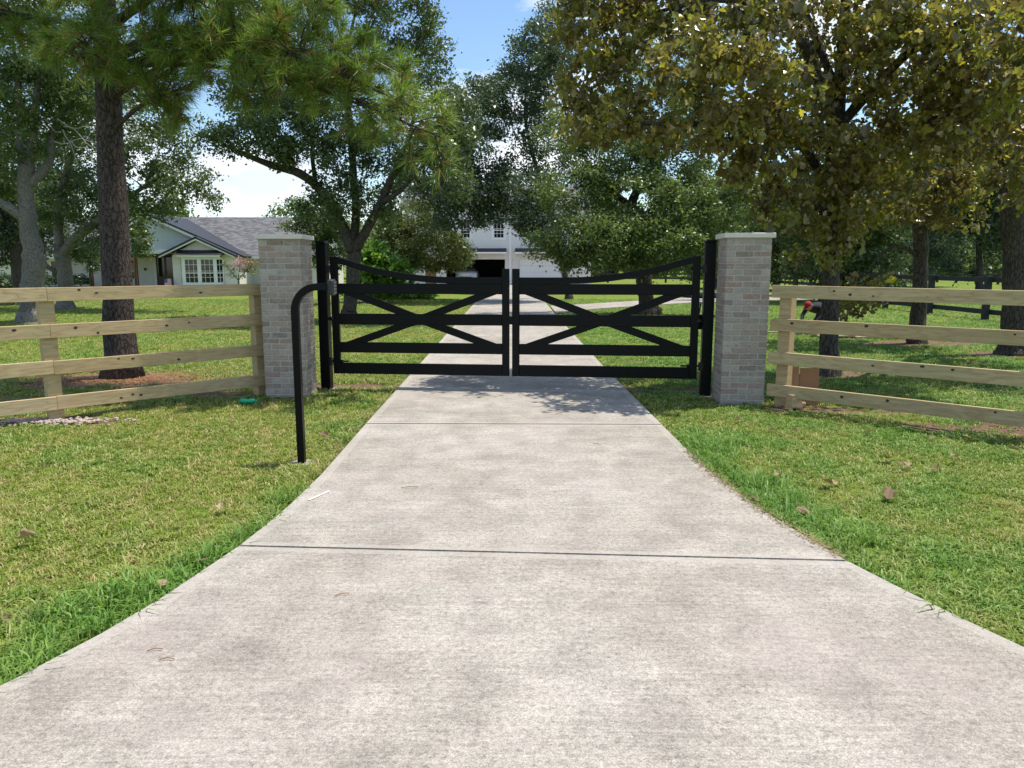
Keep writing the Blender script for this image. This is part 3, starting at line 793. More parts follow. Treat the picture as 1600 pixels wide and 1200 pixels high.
for (a, b) in ((-6.0, -0.45), (0.25, 4.4)):
    gpart(MB().prism([(fy - 0.75, 2.62), (fy - 0.03, 2.62), (fy - 0.03, 2.93)], a, b, 'x'), 'awning', M['darkroof'])
    gpart(MB().box(a, b, fy - 0.80, fy - 0.752, 2.5, 2.62), 'awning_fascia', M['trim'])
gpart(MB().box(-0.24, -0.06, fy - 0.12, fy - 0.002, 0.0, 6.3), 'corner_board', M['trim'])
gd = gpart(MB().box(0.57, 4.05, fy + 0.1, fy + 0.15, 0, 2.05), 'garage_door', M['white'])
for i in range(4):
    MB().box(0.6, 4.02, fy + 0.075, fy + 0.098, 0.03 + i * 0.51, 0.49 + i * 0.51).build('door_panel', M['trim'], gd).matrix_parent_inverse = Matrix.Identity(4)
MB().box(2.72, 2.8, fy + 0.05, fy + 0.074, 1.0, 1.16).build('handle', M['steel'], gd)
ed = gpart(MB().box(-7.05, -6.15, fy + 0.1, fy + 0.15, 0, 2.15), 'entry_door', M['cedar'])
wr = MB(); wr.tube([(-6.6 + 0.27 * math.cos(a), fy + 0.06, 1.55 + 0.27 * math.sin(a)) for a in np.linspace(0, 2 * math.pi, 17)], 0.07, 8, False)
wr.build('wreath', M['darkwood'], ed)
def groof(name, pts):
    o = roof_slab(G, name, pts, 0.14, M['shingle']); o.matrix_parent_inverse = GI
groof('roof', [(gx0 - 0.4, fy - 0.5, 6.2), (gx1 + 0.4, fy - 0.5, 6.2), (gx1 + 0.4, fy + 4.6, 8.4), (gx0 - 0.4, fy + 4.6, 8.4)])
groof('roof', [(gx1 + 0.4, fy + 9.7, 6.2), (gx0 - 0.4, fy + 9.7, 6.2), (gx0 - 0.4, fy + 4.6, 8.4), (gx1 + 0.4, fy + 4.6, 8.4)])
gpart(MB().prism([(fy, 6.3), (fy + 9.2, 6.3), (fy + 4.6, 8.2)], gx0 + 0.05, gx0 + 0.15, 'x').prism([(fy, 6.3), (fy + 9.2, 6.3), (fy + 4.6, 8.2)], gx1 - 0.15, gx1 - 0.05, 'x'), 'end_gable', M['white'])
for x in (-0.42, 0.15):
    gpart(MB().box(x - 0.06, x + 0.06, fy - 0.14, fy - 0.002, 1.75, 1.95), 'wall_lamp', M['trim'])

# SUV parked nose-in inside the bay: rounded body, tapered cabin, rear glass, lamps, wheels
t = thing('parked_car', 'silver car with luggage bars parked inside the dark open garage', 'car', (-3.75, 65.2, 0.03))
def loft(rings):
    mb = MB(); n = len(rings[0]); V = [p for r in rings for p in r]; Fc = []
    for i in range(len(rings) - 1):
        for k in range(n): Fc.append((i * n + k, i * n + (k + 1) % n, (i + 1) * n + (k + 1) % n, (i + 1) * n + k))
    Fc += [tuple(range(n)), tuple(range((len(rings) - 1) * n, len(rings) * n))[::-1]]
    return mb.add(V, Fc, True)
def rrect(w, z0, z1, y, r=0.12, tw=1.0):
    out = []
    for (cx, cz, a0) in ((w - r, z0 + r, -90), (w * tw - r, z1 - r, 0), (-w * tw + r, z1 - r, 90), (-w + r, z0 + r, 180)):
        for k in range(4):
            a = R(a0 + 30 * k); out.append((cx + r * math.cos(a), y, cz + r * math.sin(a)))
    return out
loft([rrect(0.86, 0.40, 0.95, -2.35), rrect(0.92, 0.32, 1.08, -2.2), rrect(0.93, 0.28, 1.1, -1.0), rrect(0.93, 0.28, 1.08, 0.8), rrect(0.91, 0.3, 1.0, 1.7), rrect(0.82, 0.38, 0.82, 2.35)]).build('body', M['silver'], t)
loft([rrect(0.80, 1.06, 1.2, -2.12, 0.06), rrect(0.78, 1.06, 1.68, -1.8, 0.1, 0.84), rrect(0.79, 1.05, 1.74, -0.6, 0.1, 0.84), rrect(0.79, 1.04, 1.66, 0.3, 0.1, 0.84), rrect(0.8, 1.02, 1.1, 1.05, 0.03)]).build('cabin', M['glass'], t)
loft([rrect(0.66, 1.70, 1.77, -1.85, 0.03), rrect(0.67, 1.72, 1.80, -0.6, 0.03), rrect(0.64, 1.66, 1.72, 0.35, 0.025)]).build('roof_panel', M['silver'], t)
for s in (-1, 1):
    MB().tube([(s * 0.58, -1.6, 1.80), (s * 0.58, -1.5, 1.87), (s * 0.58, 0.0, 1.87), (s * 0.58, 0.1, 1.79)], 0.022, 6).build('roof_rail', M['steel'], t)
    MB().box(s * 0.82 - 0.07, s * 0.82 + 0.07, -2.33, -2.24, 0.8, 1.05).build('tail_lamp', M['redlamp'], t)
    for y in (-1.4, 1.45):
        wb = MB().tube([(s * 0.72, y, 0.34), (s * 0.94, y, 0.34)], 0.34, 18).build('tyre', M['rubber'], t)
        MB().tube([(s * 0.90, y, 0.34), (s * 0.955, y, 0.34)], [0.22, 0.2], 14).build('rim', M['silver'], wb)
MB().box(-0.5, 0.5, -2.42, -2.34, 0.45, 0.60).build('bumper', M['steel'], t)
MB().box(-0.26, 0.26, -2.385, -2.36, 0.72, 0.84).build('number_plate', M['trim'], t)

# ------------------------------------------------------------------ TREES
def np_mesh(name, verts, faces_n, idx, mat, tint=None, smooth=False):
    """verts (N,3); faces_n: vertices per face (constant int); idx flat index array"""
    me = bpy.data.meshes.new(name)
    nf = len(idx) // faces_n
    me.vertices.add(len(verts)); me.vertices.foreach_set('co', np.ascontiguousarray(verts, dtype=np.float32).ravel())
    me.loops.add(len(idx)); me.loops.foreach_set('vertex_index', np.ascontiguousarray(idx, dtype=np.int32))
    me.polygons.add(nf); me.polygons.foreach_set('loop_start', np.arange(0, len(idx), faces_n, dtype=np.int32))
    me.update(calc_edges=True)
    if smooth: me.polygons.foreach_set('use_smooth', np.ones(nf, dtype=bool))
    if tint is not None:
        a = me.attributes.new('tint', 'FLOAT', 'FACE'); a.data.foreach_set('value', np.ascontiguousarray(tint, dtype=np.float32))
    me.materials.append(mat)
    return me

# leaf templates lie in xy, stem at the origin, tip along +x; faces as lists
LEAF_SMALL = (np.array([(0, 0, 0), (0.5, 0.25, 0.05), (1, 0, -0.05), (0.5, -0.25, 0.05)]), [(0, 1, 2, 3)])
LEAF_LONG = (np.array([(0, 0, 0), (0.45, 0.17, 0.04), (1, 0, -0.1), (0.45, -0.17, 0.04)]), [(0, 1, 2, 3)])
_p = [(0, 0.03), (0.18, 0.13), (0.34, 0.23), (0.45, 0.20), (0.58, 0.38), (0.77, 0.37), (0.83, 0.23), (0.97, 0.19), (1.03, 0.0)]
_up = [(x, y, 0.22 * y * y * 4 - 0.22 * x * x) for x, y in _p]
_lo = [(x, -y, 0.22 * y * y * 4 - 0.22 * x * x) for x, y in _p[:-1]]
LEAF_LOBED = (np.array(_up + _lo), [tuple(list(range(9))), tuple([0] + [8] + list(range(16, 9, -1)))])

def scatter_leaves(name, pos, size, mat, tmpl, tint, up=0.5, seed=0, parent=None, droop=0.0):
    g = np.random.default_rng(seed)
    n = len(pos)
    nrm = g.normal(size=(n, 3)); nrm[:, 2] = np.abs(nrm[:, 2]) * (0.4 + up) + up * 0.6
    nrm /= np.linalg.norm(nrm, axis=1)[:, None]
    d = g.normal(size=(n, 3)); d[:, 2] -= droop
    d -= nrm * np.sum(d * nrm, axis=1)[:, None]; d /= np.linalg.norm(d, axis=1)[:, None]
    b = np.cross(nrm, d)
    T, fc = tmpl
    k = len(T)
    sz = size * np.exp(g.normal(0, .28, n))
    V = pos[:, None, :] + sz[:, None, None] * (T[None, :, 0:1] * d[:, None, :] + T[None, :, 1:2] * b[:, None, :] + T[None, :, 2:3] * nrm[:, None, :])
    V = V.reshape(-1, 3)
    m = len(fc[0])
    loc = np.array([i for f in fc for i in f])
    idx = (np.arange(n)[:, None] * k + loc[None, :]).ravel()
    me = np_mesh(name, V, m, idx, mat, np.repeat(tint, len(fc)))
    o = link(name, me, parent); tag(o, kind='stuff')
    return o

def smooth_path(pts, n=4):
    """Catmull-Rom through (x,y,z,r) points"""
    P = [np.array(p, float) for p in pts]; out = []
    for i in range(len(P) - 1):
        a, b, c, d = P[max(i - 1, 0)], P[i], P[i + 1], P[min(i + 2, len(P) - 1)]
        for k in range(n):
            t = k / n
            out.append(0.5 * ((2 * b) + (c - a) * t + (2 * a - 5 * b + 4 * c - d) * t * t + (3 * b - a - 3 * c + d) * t ** 3))
    out.append(P[-1]); return out

def px_limb(pts, wob=0.0):
    """(px, py, depth, radius)"""
    return [(*at(x, y, D), r) for x, y, D, r in pts]

DENS = 1.75
def make_tree(name, label, trunk, limbs, lobes, leaf, bark, size, rc, per, cover, tmpl=LEAF_SMALL, up=0.5, seed=1,
              group=None, base=None, clumpy=0.45, dens=None, tint_lo=0.0, tint_hi=0.85, hilite=0.06, flat=0.7, cat='tree', droop=0.0, shell=0.55, twig=0.011):
    """trunk: (x,y,z,r) points; limbs: list of such lists; lobes: (px,py,D,rx_px,ry_px[,depth_m]) ellipsoids of foliage"""
    if dens is None: per, cover, size = int(per * DENS), cover * 1.55, size * 1.12
    else: per, cover = int(per * dens[0]), cover * dens[1]
    rr = random.Random(seed); g = np.random.default_rng(seed)
    b = Vector(trunk[0][:3]); b.z = 0
    root = thing(name, label, cat, b, 0, group)
    mb = MB(); skel = []
    for li, L in enumerate([trunk] + limbs):
        sp = smooth_path(L, 5 if li == 0 else 4)
        pts = []
        for i, q in enumerate(sp):
            wv = 0.10 * q[3] * (1 if i else 0)
            pts.append(Vector((q[0] + rr.uniform(-1, 1) * wv, q[1] + rr.uniform(-1, 1) * wv, q[2])) - b)
        rad = [max(q[3], 0.008) * rr.uniform(0.95, 1.06) for q in sp]
        mb.tube(pts, rad, 14 if li == 0 else 9)
        st = 0 if li else int(len(pts) * 0.45)
        for p, r_ in list(zip(pts, rad))[st:]: skel.append((np.array(p), r_))
    # roughen the trunk
    clumps = []
    for lb in lobes:
        x, y, D, rx, ry = lb[:5]
        c = np.array(at(x, y, D)) - np.array(b); s = D / FPX
        RX, RZ = rx * s, ry * s; RY = lb[5] if len(lb) > 5 else 0.8 * (RX + RZ) / 2
        dens = lb[6] if len(lb) > 6 else 1.0
        n = max(2, int(cover * dens * (RX * RZ * 0.6 + RX * RY * 0.25 + RY * RZ * 0.25) / (rc * rc)))
        for _ in range(n):
            v = g.normal(size=3); v /= np.linalg.norm(v)
            q = c + v * np.array([RX, RY, RZ]) * (g.uniform(shell ** 3, 1) ** (1 / 3))
            if q[2] > 0.25: clumps.append(q)
    clumps.sort(key=lambda q: min(np.linalg.norm(q - s_[0]) for s_ in skel[::4]) if skel else 0)
    SK = [s_[0] for s_ in skel]; SR = [s_[1] for s_ in skel]
    for q in clumps:
        A = np.array(SK); d = A - q
        dist = np.sqrt((d ** 2).sum(1)) + 0.5 * np.maximum(0, d[:, 2])
        k = int(np.argmin(dist)); p0 = A[k]; L = np.linalg.norm(q - p0)
        if L < 0.05: continue
        r0 = min(SR[k] * 0.6, twig * (1 + 1.3 * L)); m = 4
        off = np.array([rr.uniform(-1, 1), rr.uniform(-1, 1), rr.uniform(-0.1, 1)]) * L * 0.13
        pts = [p0 + (q - p0) * t + off * math.sin(math.pi * t) for t in np.linspace(0, 1, m + 1)]
        rad = [r0 * (1 - 0.75 * t) for t in np.linspace(0, 1, m + 1)]
        mb.tube(pts, rad, 5, False)
        SK += pts[1:]; SR += rad[1:]
    tr = mb.build('trunk', bark, root)
    clumps = np.array(clumps)
    nL = len(clumps) * per
    ci = np.repeat(np.arange(len(clumps)), per)
    pos = clumps[ci] + g.normal(size=(nL, 3)) * np.array([rc, rc, rc * flat]) * 0.52
    ct = g.uniform(0, 1, len(clumps))
    tint = tint_lo + (tint_hi - tint_lo) * np.clip(clumpy * ct[ci] + (1 - clumpy) * g.uniform(0, 1, nL), 0, 1)
    hi = g.uniform(0, 1, nL) < hilite
    tint[hi] = g.uniform(0.85, 1.0, hi.sum())
    keep = pos[:, 2] > 0.15
    scatter_leaves('crown', pos[keep], size, leaf, tmpl, tint[keep], up, seed + 100, root, droop)
    return root

def trunk_px(x, ybase, xt, yt, r0, r1, D=None, flare=1.5, mid=None):
    """upright trunk from the ground pixel to a higher pixel at the same depth"""
    p = gnd(x, ybase) if D is None else Vector((at(x, 414, D).x, D, 0))
    q = at(xt, yt, p.y)
    pts = [(p.x, p.y, -0.08, r0 * flare), (p.x, p.y, 0.12, r0 * (1 + (flare - 1) * .4)), (p.x + (q.x - p.x) * .12, p.y, q.z * .15, r0)]
    pts.append((p.x + (q.x - p.x) * .55 + random.uniform(-1, 1) * r0 * .3, p.y, q.z * .55, (r0 + r1) / 2))
    pts.append((q.x, p.y, q.z, r1))
    return pts

# --- tall pine behind the left fence (needle tufts at the twig ends)
def needle_tufts(name, tips, axes, mat, parent, seed, n=80, L=0.22):
    g = np.random.default_rng(seed)
    N = len(tips)
    ax = np.repeat(axes, n, 0); base = np.repeat(tips, n, 0)
    t = g.uniform(-0.55, 1.0, N * n)
    d = g.normal(size=(N * n, 3)); d -= ax * np.sum(d * ax, 1)[:, None]; d /= np.linalg.norm(d, axis=1)[:, None]
    fwd = g.uniform(0.35, 2.3, N * n)
    v = d + ax * fwd[:, None]; v[:, 2] -= 0.10; v /= np.linalg.norm(v, axis=1)[:, None]
    p = base + ax * (t * 0.10)[:, None]
    side = np.cross(v, g.normal(size=v.shape)); side /= np.linalg.norm(side, axis=1)[:, None]
    ln = L * g.uniform(0.7, 1.15, N * n)
    wd = 0.0045
    tip = p + v * ln[:, None]; tip[:, 2] -= 0.12 * ln * g.uniform(0, 1, N * n)
    V = np.stack([p - side * wd, p + side * wd, tip], 1).reshape(-1, 3)
    ct = g.uniform(0, 1, N); ct2 = np.repeat(ct, n)
    tint = np.clip(0.42 * ct2 + 0.55 * g.uniform(0, 1, N * n) ** 1.3, 0, 0.92)
    dead = (t < -0.30) & (g.uniform(0, 1, N * n) < 0.7)
    tint[dead] = 1.0
    me = np_mesh(name, V, 3, np.arange(N * n * 3), mat, tint)
    return tag(link(name, me, parent), kind='stuff')

def make_pine():
    rr = random.Random(5); g = np.random.default_rng(5)
    b = gnd(190, 590)
    root = thing('pine_tree', 'tall pine with straight dark scaly trunk behind the pale fence', 'tree', b)
    mb = MB()
    top = Vector((0.35, 0.1, 12.5))
    tp, tr = [], []
    for i in range(30):
        t = i / 29
        z = -0.1 + 12.6 * t
        r = 0.215 * (1 - 0.72 * t) + (0.075 * max(0, 1 - z / 0.45) ** 2 if z < 0.45 else 0)
        tp.append(Vector((top.x * t + rr.uniform(-1, 1) * .012, top.y * t + rr.uniform(-1, 1) * .012, z))); tr.append(r * rr.uniform(.96, 1.04))
    mb.tube(tp, tr, 18)
    def trunk_at(z):
        i = max(0, min(29, int((z + 0.1) / 12.6 * 29))); return tp[i]
    tips, axes = [], []
    # (height on trunk, tip pixel, tip depth, thickness)
    targets = [(3.75, 300, 135, 9.9, .035), (4.0, 420, 120, 9.6, .04), (4.25, 395, 75, 9.4, .035), (4.5, 640, 165, 9.0, .055), (4.6, 560, 95, 9.4, .05), (4.55, 690, 215, 9.2, .035),
               (4.9, 520, 5, 10.0, .05), (4.9, 600, -20, 9.3, .05), (5.2, 330, 15, 10.2, .04), (4.3, 45, 65, 10.6, .045), (4.7, 120, 95, 9.8, .035), (5.0, -60, 20, 10.5, .045),
               (5.4, 230, -30, 9.6, .04), (5.8, 420, -90, 9.6, .045), (5.9, 40, -70, 10.2, .04), (6.4, 330, -130, 9.4, .045), (6.6, 150, -140, 9.5, .04), (7.0, 350, -190, 10.4, .04),  # unseen boughs above the frame, several added for the shadow they cast
               (7.4, -20, -170, 11.0, .04), (8.4, 180, -280, 11.0, .035), (9.0, 330, -330, 11.3, .035), (9.6, 100, -360, 10.5, .03),
               (6.0, 250, -60, 12.6, .04), (6.8, 420, -120, 12.8, .04), (5.2, 90, 0, 12.6, .04), (8.0, 300, -220, 12.6, .035), (10.6, 250, -430, 10.8, .03), (11.4, 210, -490, 10.9, .03),
               (4.15, 250, 60, 9.6, .03), (4.4, 600, 180, 9.3, .03)]
    def sub(p0, p1, r, depth):
        L = (p1 - p0).length
        sag = Vector((rr.uniform(-.1, .1), rr.uniform(-.1, .1), rr.uniform(.02, .14))) * L
        pts = [p0.lerp(p1, t) + sag * math.sin(math.pi * t) for t in np.linspace(0, 1, 8)]
        mb.tube(pts, [r * (1 - .75 * t) for t in np.linspace(0, 1, 8)], 7 if depth == 0 else 5, False)
        return pts
    for (hz, px, py, D, r) in targets:
        p0 = trunk_at(hz); p1 = at(px, py, D) - b
        pts = sub(p0, p1, r * 1.1, 0)
        L = (p1 - p0).length; main = (p1 - p0).normalized()
        for k in range(int(10 + L * 5.2)):
            t = rr.uniform(0.42, 1.0); f = t * 7; i = min(6, int(f)); q = pts[i].lerp(pts[i + 1], f - i)
            dv = Vector((rr.gauss(0, 1), rr.gauss(0, 1), rr.gauss(0.15, .55))).normalized()
            e = q + (main * .55 + dv).normalized() * rr.uniform(0.2, 0.62)
            sp = sub(q, e, 0.011, 1)
            for m in range(rr.choice((4, 5, 5, 6))):
                tt = 1.0 if m == 0 else rr.uniform(.45, 1)
                c = q.lerp(e, tt); a = ((e - q).normalized() + Vector((rr.gauss(0, .6), rr.gauss(0, .6), rr.gauss(.45, .5)))).normalized()
                if m: c = c + a * rr.uniform(.02, .16)
                tips.append(c); axes.append(a)
        tips.append(p1); axes.append(main)
    mb.build('trunk', M['bark_pine'], root)
    needle_tufts('crown', np.array([tuple(v) for v in tips]), np.array([tuple(v) for v in axes]), M['needle'], root, 8, 36, 0.23)
    return root
make_pine()

# --- live oak left of the drive
D = 22.2
trunk = trunk_px(546, 500, 553, 382, 0.20, 0.21, flare=1.9)
L1 = px_limb([(551, 392, D, .18), (535, 352, D, .15), (505, 302, D, .13), (470, 272, D - .3, .12), (425, 258, D - .6, .10), (380, 240, D - 1, .06), (330, 215, D - 1.4, .02)])
L2 = px_limb([(553, 388, D, .14), (556, 330, D + .2, .12), (552, 270, D + .3, .11), (548, 200, D + .3, .09), (540, 100, D, .06), (560, 0, D, .03)])
L3 = px_limb([(556, 390, D, .15), (575, 355, D - .2, .13), (598, 310, D - .4, .12), (615, 270, D - .6, .09), (640, 215, D - .8, .06), (655, 120, D - .8, .03)])
L4 = px_limb([(594, 318, D - .4, .08), (625, 298, D - .8, .07), (665, 255, D - 1.2, .04), (710, 235, D - 1.5, .015)])
L5 = px_limb([(493, 290, D, .07), (488, 240, D + .3, .06), (490, 190, D + .5, .05), (470, 120, D + .5, .03)])
make_tree('live_oak_tree', 'live oak with forked limbs just behind the gate leaf nearest the keypad', trunk, [L1, L2, L3, L4, L5],
    [(345, 222, 21, 42, 24), (390, 215, 21, 60, 30), (440, 190, 22, 65, 45), (400, 150, 23, 60, 35, 1.4, .9), (480, 225, 22, 45, 35, 1.0, .8), (480, 130, 23, 70, 45, 1.4, .9), (540, 180, 22.5, 60, 60, 1.3, .9), (620, 45, 22, 70, 60, 1.6, .7), (655, 95, 22, 48, 45, 1.2, .75),
     (665, 170, 21.5, 55, 55, 1.2, .7), (720, 190, 22, 30, 40, .8, .8), (600, 240, 22, 55, 35, 1.0, .9), (660, 265, 21.5, 55, 32, 1, .75), (705, 280, 21, 38, 30, .8, .8), (500, 325, 22.4, 34, 34, .8, .8), (540, 320, 21.6, 30, 40, .8, .9), (590, 300, 22.5, 35, 30, .8, .7), (455, 245, 21.6, 40, 22, .8, .9), (510, 270, 21.8, 34, 26, .8, .8), (600, 345, 22, 26, 22, .7, .7), (690, 225, 21.4, 50, 36, 1, .9), (570, -60, 22, 120, 60, 2, .7), (450, -20, 22.5, 90, 60, 2, .8), (420, 60, 23.5, 60, 50, 1.6, .8), (610, -140, 22, 110, 60, 2, .9), (500, -130, 22, 90, 60, 2, .8)],
    M['leaf_live'], M['bark_oak'], 0.085, 0.30, 46, 3.1, LEAF_SMALL, 0.45, 11, 'oaks behind the gate', hilite=0.05)

make_tree('slender_tree', 'slender dark tree standing between the brick pillar and the forked live oak', trunk_px(507, 470, 505, 350, .10, .08, D=31, flare=1.4),
    [px_limb([(505, 385, 31, .06), (480, 350, 31, .03), (455, 335, 31, .015)]), px_limb([(505, 370, 31, .06), (520, 335, 31, .03)])],
    [(462, 338, 31, 30, 20, 1.0, .9), (500, 345, 31, 32, 26, 1.0), (490, 375, 31, 26, 18, .9), (520, 380, 31.5, 22, 26, .9), (525, 345, 31, 24, 24, .9), (512, 410, 31.5, 22, 20, .8, .8)],
    M['leaf_live'], M['bark_oak'], 0.10, 0.34, 44, 3.0, LEAF_SMALL, 0.45, 25, 'oaks behind the gate')

# --- live oak right of the drive
D = 24.5
trunk = trunk_px(1013, 490, 1005, 425, 0.27, 0.25, flare=1.9)
L1 = px_limb([(1006, 432, D, .22), (996, 395, D, .19), (985, 350, D, .17), (990, 310, D, .14), (1020, 250, D, .10), (1050, 180, D, .06), (1060, 120, D, .03)])
L2 = px_limb([(998, 400, D, .13), (1000, 340, D - .3, .12), (972, 312, D - .6, .10), (940, 290, D - 1, .07), (890, 270, D - 1.2, .03)])
L3 = px_limb([(1005, 425, D, .14), (1045, 370, D - .3, .12), (1090, 330, D - .5, .10), (1135, 305, D - .8, .07), (1180, 290, D - 1, .04)])
L4 = px_limb([(990, 405, D, .1), (950, 380, D - .8, .07), (905, 395, D - 1.4, .03)])
make_tree('live_oak_tree', 'broad live oak with sweeping leafy skirts beside the side path', trunk, [L1, L2, L3, L4],
    [(905, 300, 23.5, 70, 40), (960, 255, 24, 80, 45), (1040, 255, 24.5, 70, 45), (1120, 290, 24, 60, 40, 1.2, .7), (900, 375, 23, 68, 34), (960, 365, 22.5, 65, 38, 1, 1.1), (1035, 370, 22.8, 65, 38, 1, 1.1), (1105, 365, 23.5, 55, 34), (850, 385, 23.3, 28, 24, .7), (1000, 310, 23, 60, 40), (1075, 320, 23, 50, 34),
     (1000, 180, 25, 100, 45, 2, .6), (1100, 180, 25, 80, 50, 1.6, .6), (900, 200, 25, 60, 45, 1.4, .6), (1040, 90, 25, 110, 50, 2, .5), (1150, 330, 24.6, 40, 30), (930, 408, 23.2, 60, 16, .7), (1040, 410, 23, 60, 18, .7), (1110, 405, 24.5, 35, 22, .7)],
    M['leaf_mid'], M['bark_oak'], 0.088, 0.30, 46, 3.3, LEAF_SMALL, 0.5, 12, 'oaks behind the gate', tint_lo=0.12, tint_hi=0.95, hilite=0.09)

# --- tall dark oak whose canopy hangs over the garage
D = 33
trunk = trunk_px(889, 467, 862, 330, 0.16, 0.14, flare=1.6)
L1 = px_limb([(864, 345, 36.5, .13), (840, 270, 35, .10), (820, 180, 34, .06), (830, 90, 34, .03)])
L2 = px_limb([(866, 340, 36.5, .1), (820, 300, 34, .08), (770, 280, 33, .04)])
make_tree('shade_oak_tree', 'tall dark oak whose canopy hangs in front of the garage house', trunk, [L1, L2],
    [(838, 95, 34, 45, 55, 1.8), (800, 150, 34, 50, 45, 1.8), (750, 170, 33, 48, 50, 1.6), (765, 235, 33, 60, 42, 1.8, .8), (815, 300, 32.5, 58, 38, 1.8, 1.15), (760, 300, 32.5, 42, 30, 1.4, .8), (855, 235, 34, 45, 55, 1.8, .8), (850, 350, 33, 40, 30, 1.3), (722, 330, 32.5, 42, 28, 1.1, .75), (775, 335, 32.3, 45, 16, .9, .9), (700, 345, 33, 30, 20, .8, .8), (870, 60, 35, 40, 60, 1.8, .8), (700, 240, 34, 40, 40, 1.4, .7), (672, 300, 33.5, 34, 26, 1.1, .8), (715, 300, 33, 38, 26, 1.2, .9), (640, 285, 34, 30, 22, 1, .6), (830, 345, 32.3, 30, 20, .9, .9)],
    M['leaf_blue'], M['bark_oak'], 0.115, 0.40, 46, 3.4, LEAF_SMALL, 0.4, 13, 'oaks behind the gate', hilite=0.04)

# --- lighter olive-green small tree and bright shrub
D = 37
make_tree('olive_green_tree', 'rounded olive green tree beside the open garage', trunk_px(640, 464, 645, 400, 0.11, 0.09, flare=1.4),
    [px_limb([(645, 405, 37, .08), (620, 360, 36.5, .05), (600, 330, 36.5, .02)]), px_limb([(645, 405, 37, .07), (680, 370, 36.5, .04), (700, 350, 36.5, .02)])],
    [(640, 345, 37, 58, 38, 1.6), (605, 365, 36.5, 38, 34, 1.3), (665, 375, 36, 55, 34, 1.5), (705, 393, 36, 32, 26, 1.0), (620, 395, 36.2, 50, 22, 1.3), (660, 410, 36, 45, 14, 1.1), (725, 400, 36, 16, 20, .6, .8)],
    M['leaf_olive'], M['bark_oak'], 0.13, 0.40, 44, 3.6, LEAF_LONG, 0.3, 14, droop=0.6, hilite=0.1)
make_tree('broadleaf_shrub', 'bright green large-leaved shrub behind the arched gate rail', [(*gnd(590, 470), .05), (*at(590, 440, gnd(590, 470).y), .04)],
    [], [(585, 405, 33, 24, 24, .7), (605, 425, 32.5, 30, 22, .7), (575, 432, 33, 24, 20, .7), (625, 440, 33, 22, 16, .6), (590, 450, 33, 36, 14, .7)],
    M['leaf_bright'], M['bark_oak'], 0.22, 0.34, 22, 3.0, LEAF_SMALL, 0.9, 15, cat='shrub', hilite=0.15)

# --- left trees
D = 21.0
trunk = [(*gnd(50, 505), .45)] + [(*v[:3], v[3]) for v in px_limb([(50, 498, D, .36), (50, 470, D, .30), (53, 410, D, .27), (46, 360, D, .23), (40, 310, D, .20), (42, 255, D, .19)])]
trunk[0] = (trunk[0][0], trunk[0][1], -0.08, .45)
L1 = px_limb([(42, 262, D, .16), (33, 225, D, .11), (30, 150, D, .08), (20, 60, D, .03)])
L2 = px_limb([(43, 262, D, .15), (52, 215, D, .10), (60, 130, D, .07), (90, 40, D, .03)])
L3 = px_limb([(44, 290, D, .13), (75, 255, D + .2, .11), (85, 200, D + .3, .08), (130, 120, D, .03)])
L4 = px_limb([(42, 345, D, .15), (15, 325, D - .2, .13), (-30, 300, D - .5, .08), (-80, 270, D - .8, .03)])
left_gray = make_tree('grey_bark_tree', 'pale grey barked tree with a forked trunk before the white house', trunk, [L1, L2, L3, L4],
    [(60, 150, 21, 75, 50, 1.6, .8), (10, 70, 21, 80, 55, 1.6, .8), (110, 110, 21.5, 60, 55, 1.4, .9), (115, 200, 22, 50, 45, 1.2, .8), (30, 215, 20.6, 40, 35, .9, .5), (-40, 170, 21, 70, 80, 1.6, .8), (-40, 280, 21, 55, 35, 1.2), (90, 20, 21, 80, 60, 1.8, .7), (0, -50, 21, 120, 60, 2, .7), (20, 300, 22.2, 40, 26, .8, .5), (120, -60, 21.5, 90, 60, 1.8, .6)],
    M['leaf_mid'], M['bark_grey'], 0.09, 0.30, 42, 2.7, LEAF_SMALL, 0.5, 16, 'trees in front of the white house', hilite=0.08)
# bare dead twigs
dt = MB(); rr = random.Random(3)
for (a, b_) in (((90, 190), (150, 205)), ((100, 195), (152, 232)), ((85, 220), (150, 222)), ((98, 200), (120, 250)), ((110, 220), (152, 245)), ((62, 185), (92, 205))):
    p, q = at(*a, 20.8), at(*b_, 20.6)
    pts = [p.lerp(q, t) + Vector((0, 0, 0.08 * math.sin(7 * t + a[0])) ) for t in np.linspace(0, 1, 7)]
    dt.tube([v - left_gray.location for v in pts], [0.02 * (1 - .7 * t) for t in np.linspace(0, 1, 7)], 5, False)
dt.build('dead_twig', M['bark_dead'], left_gray)

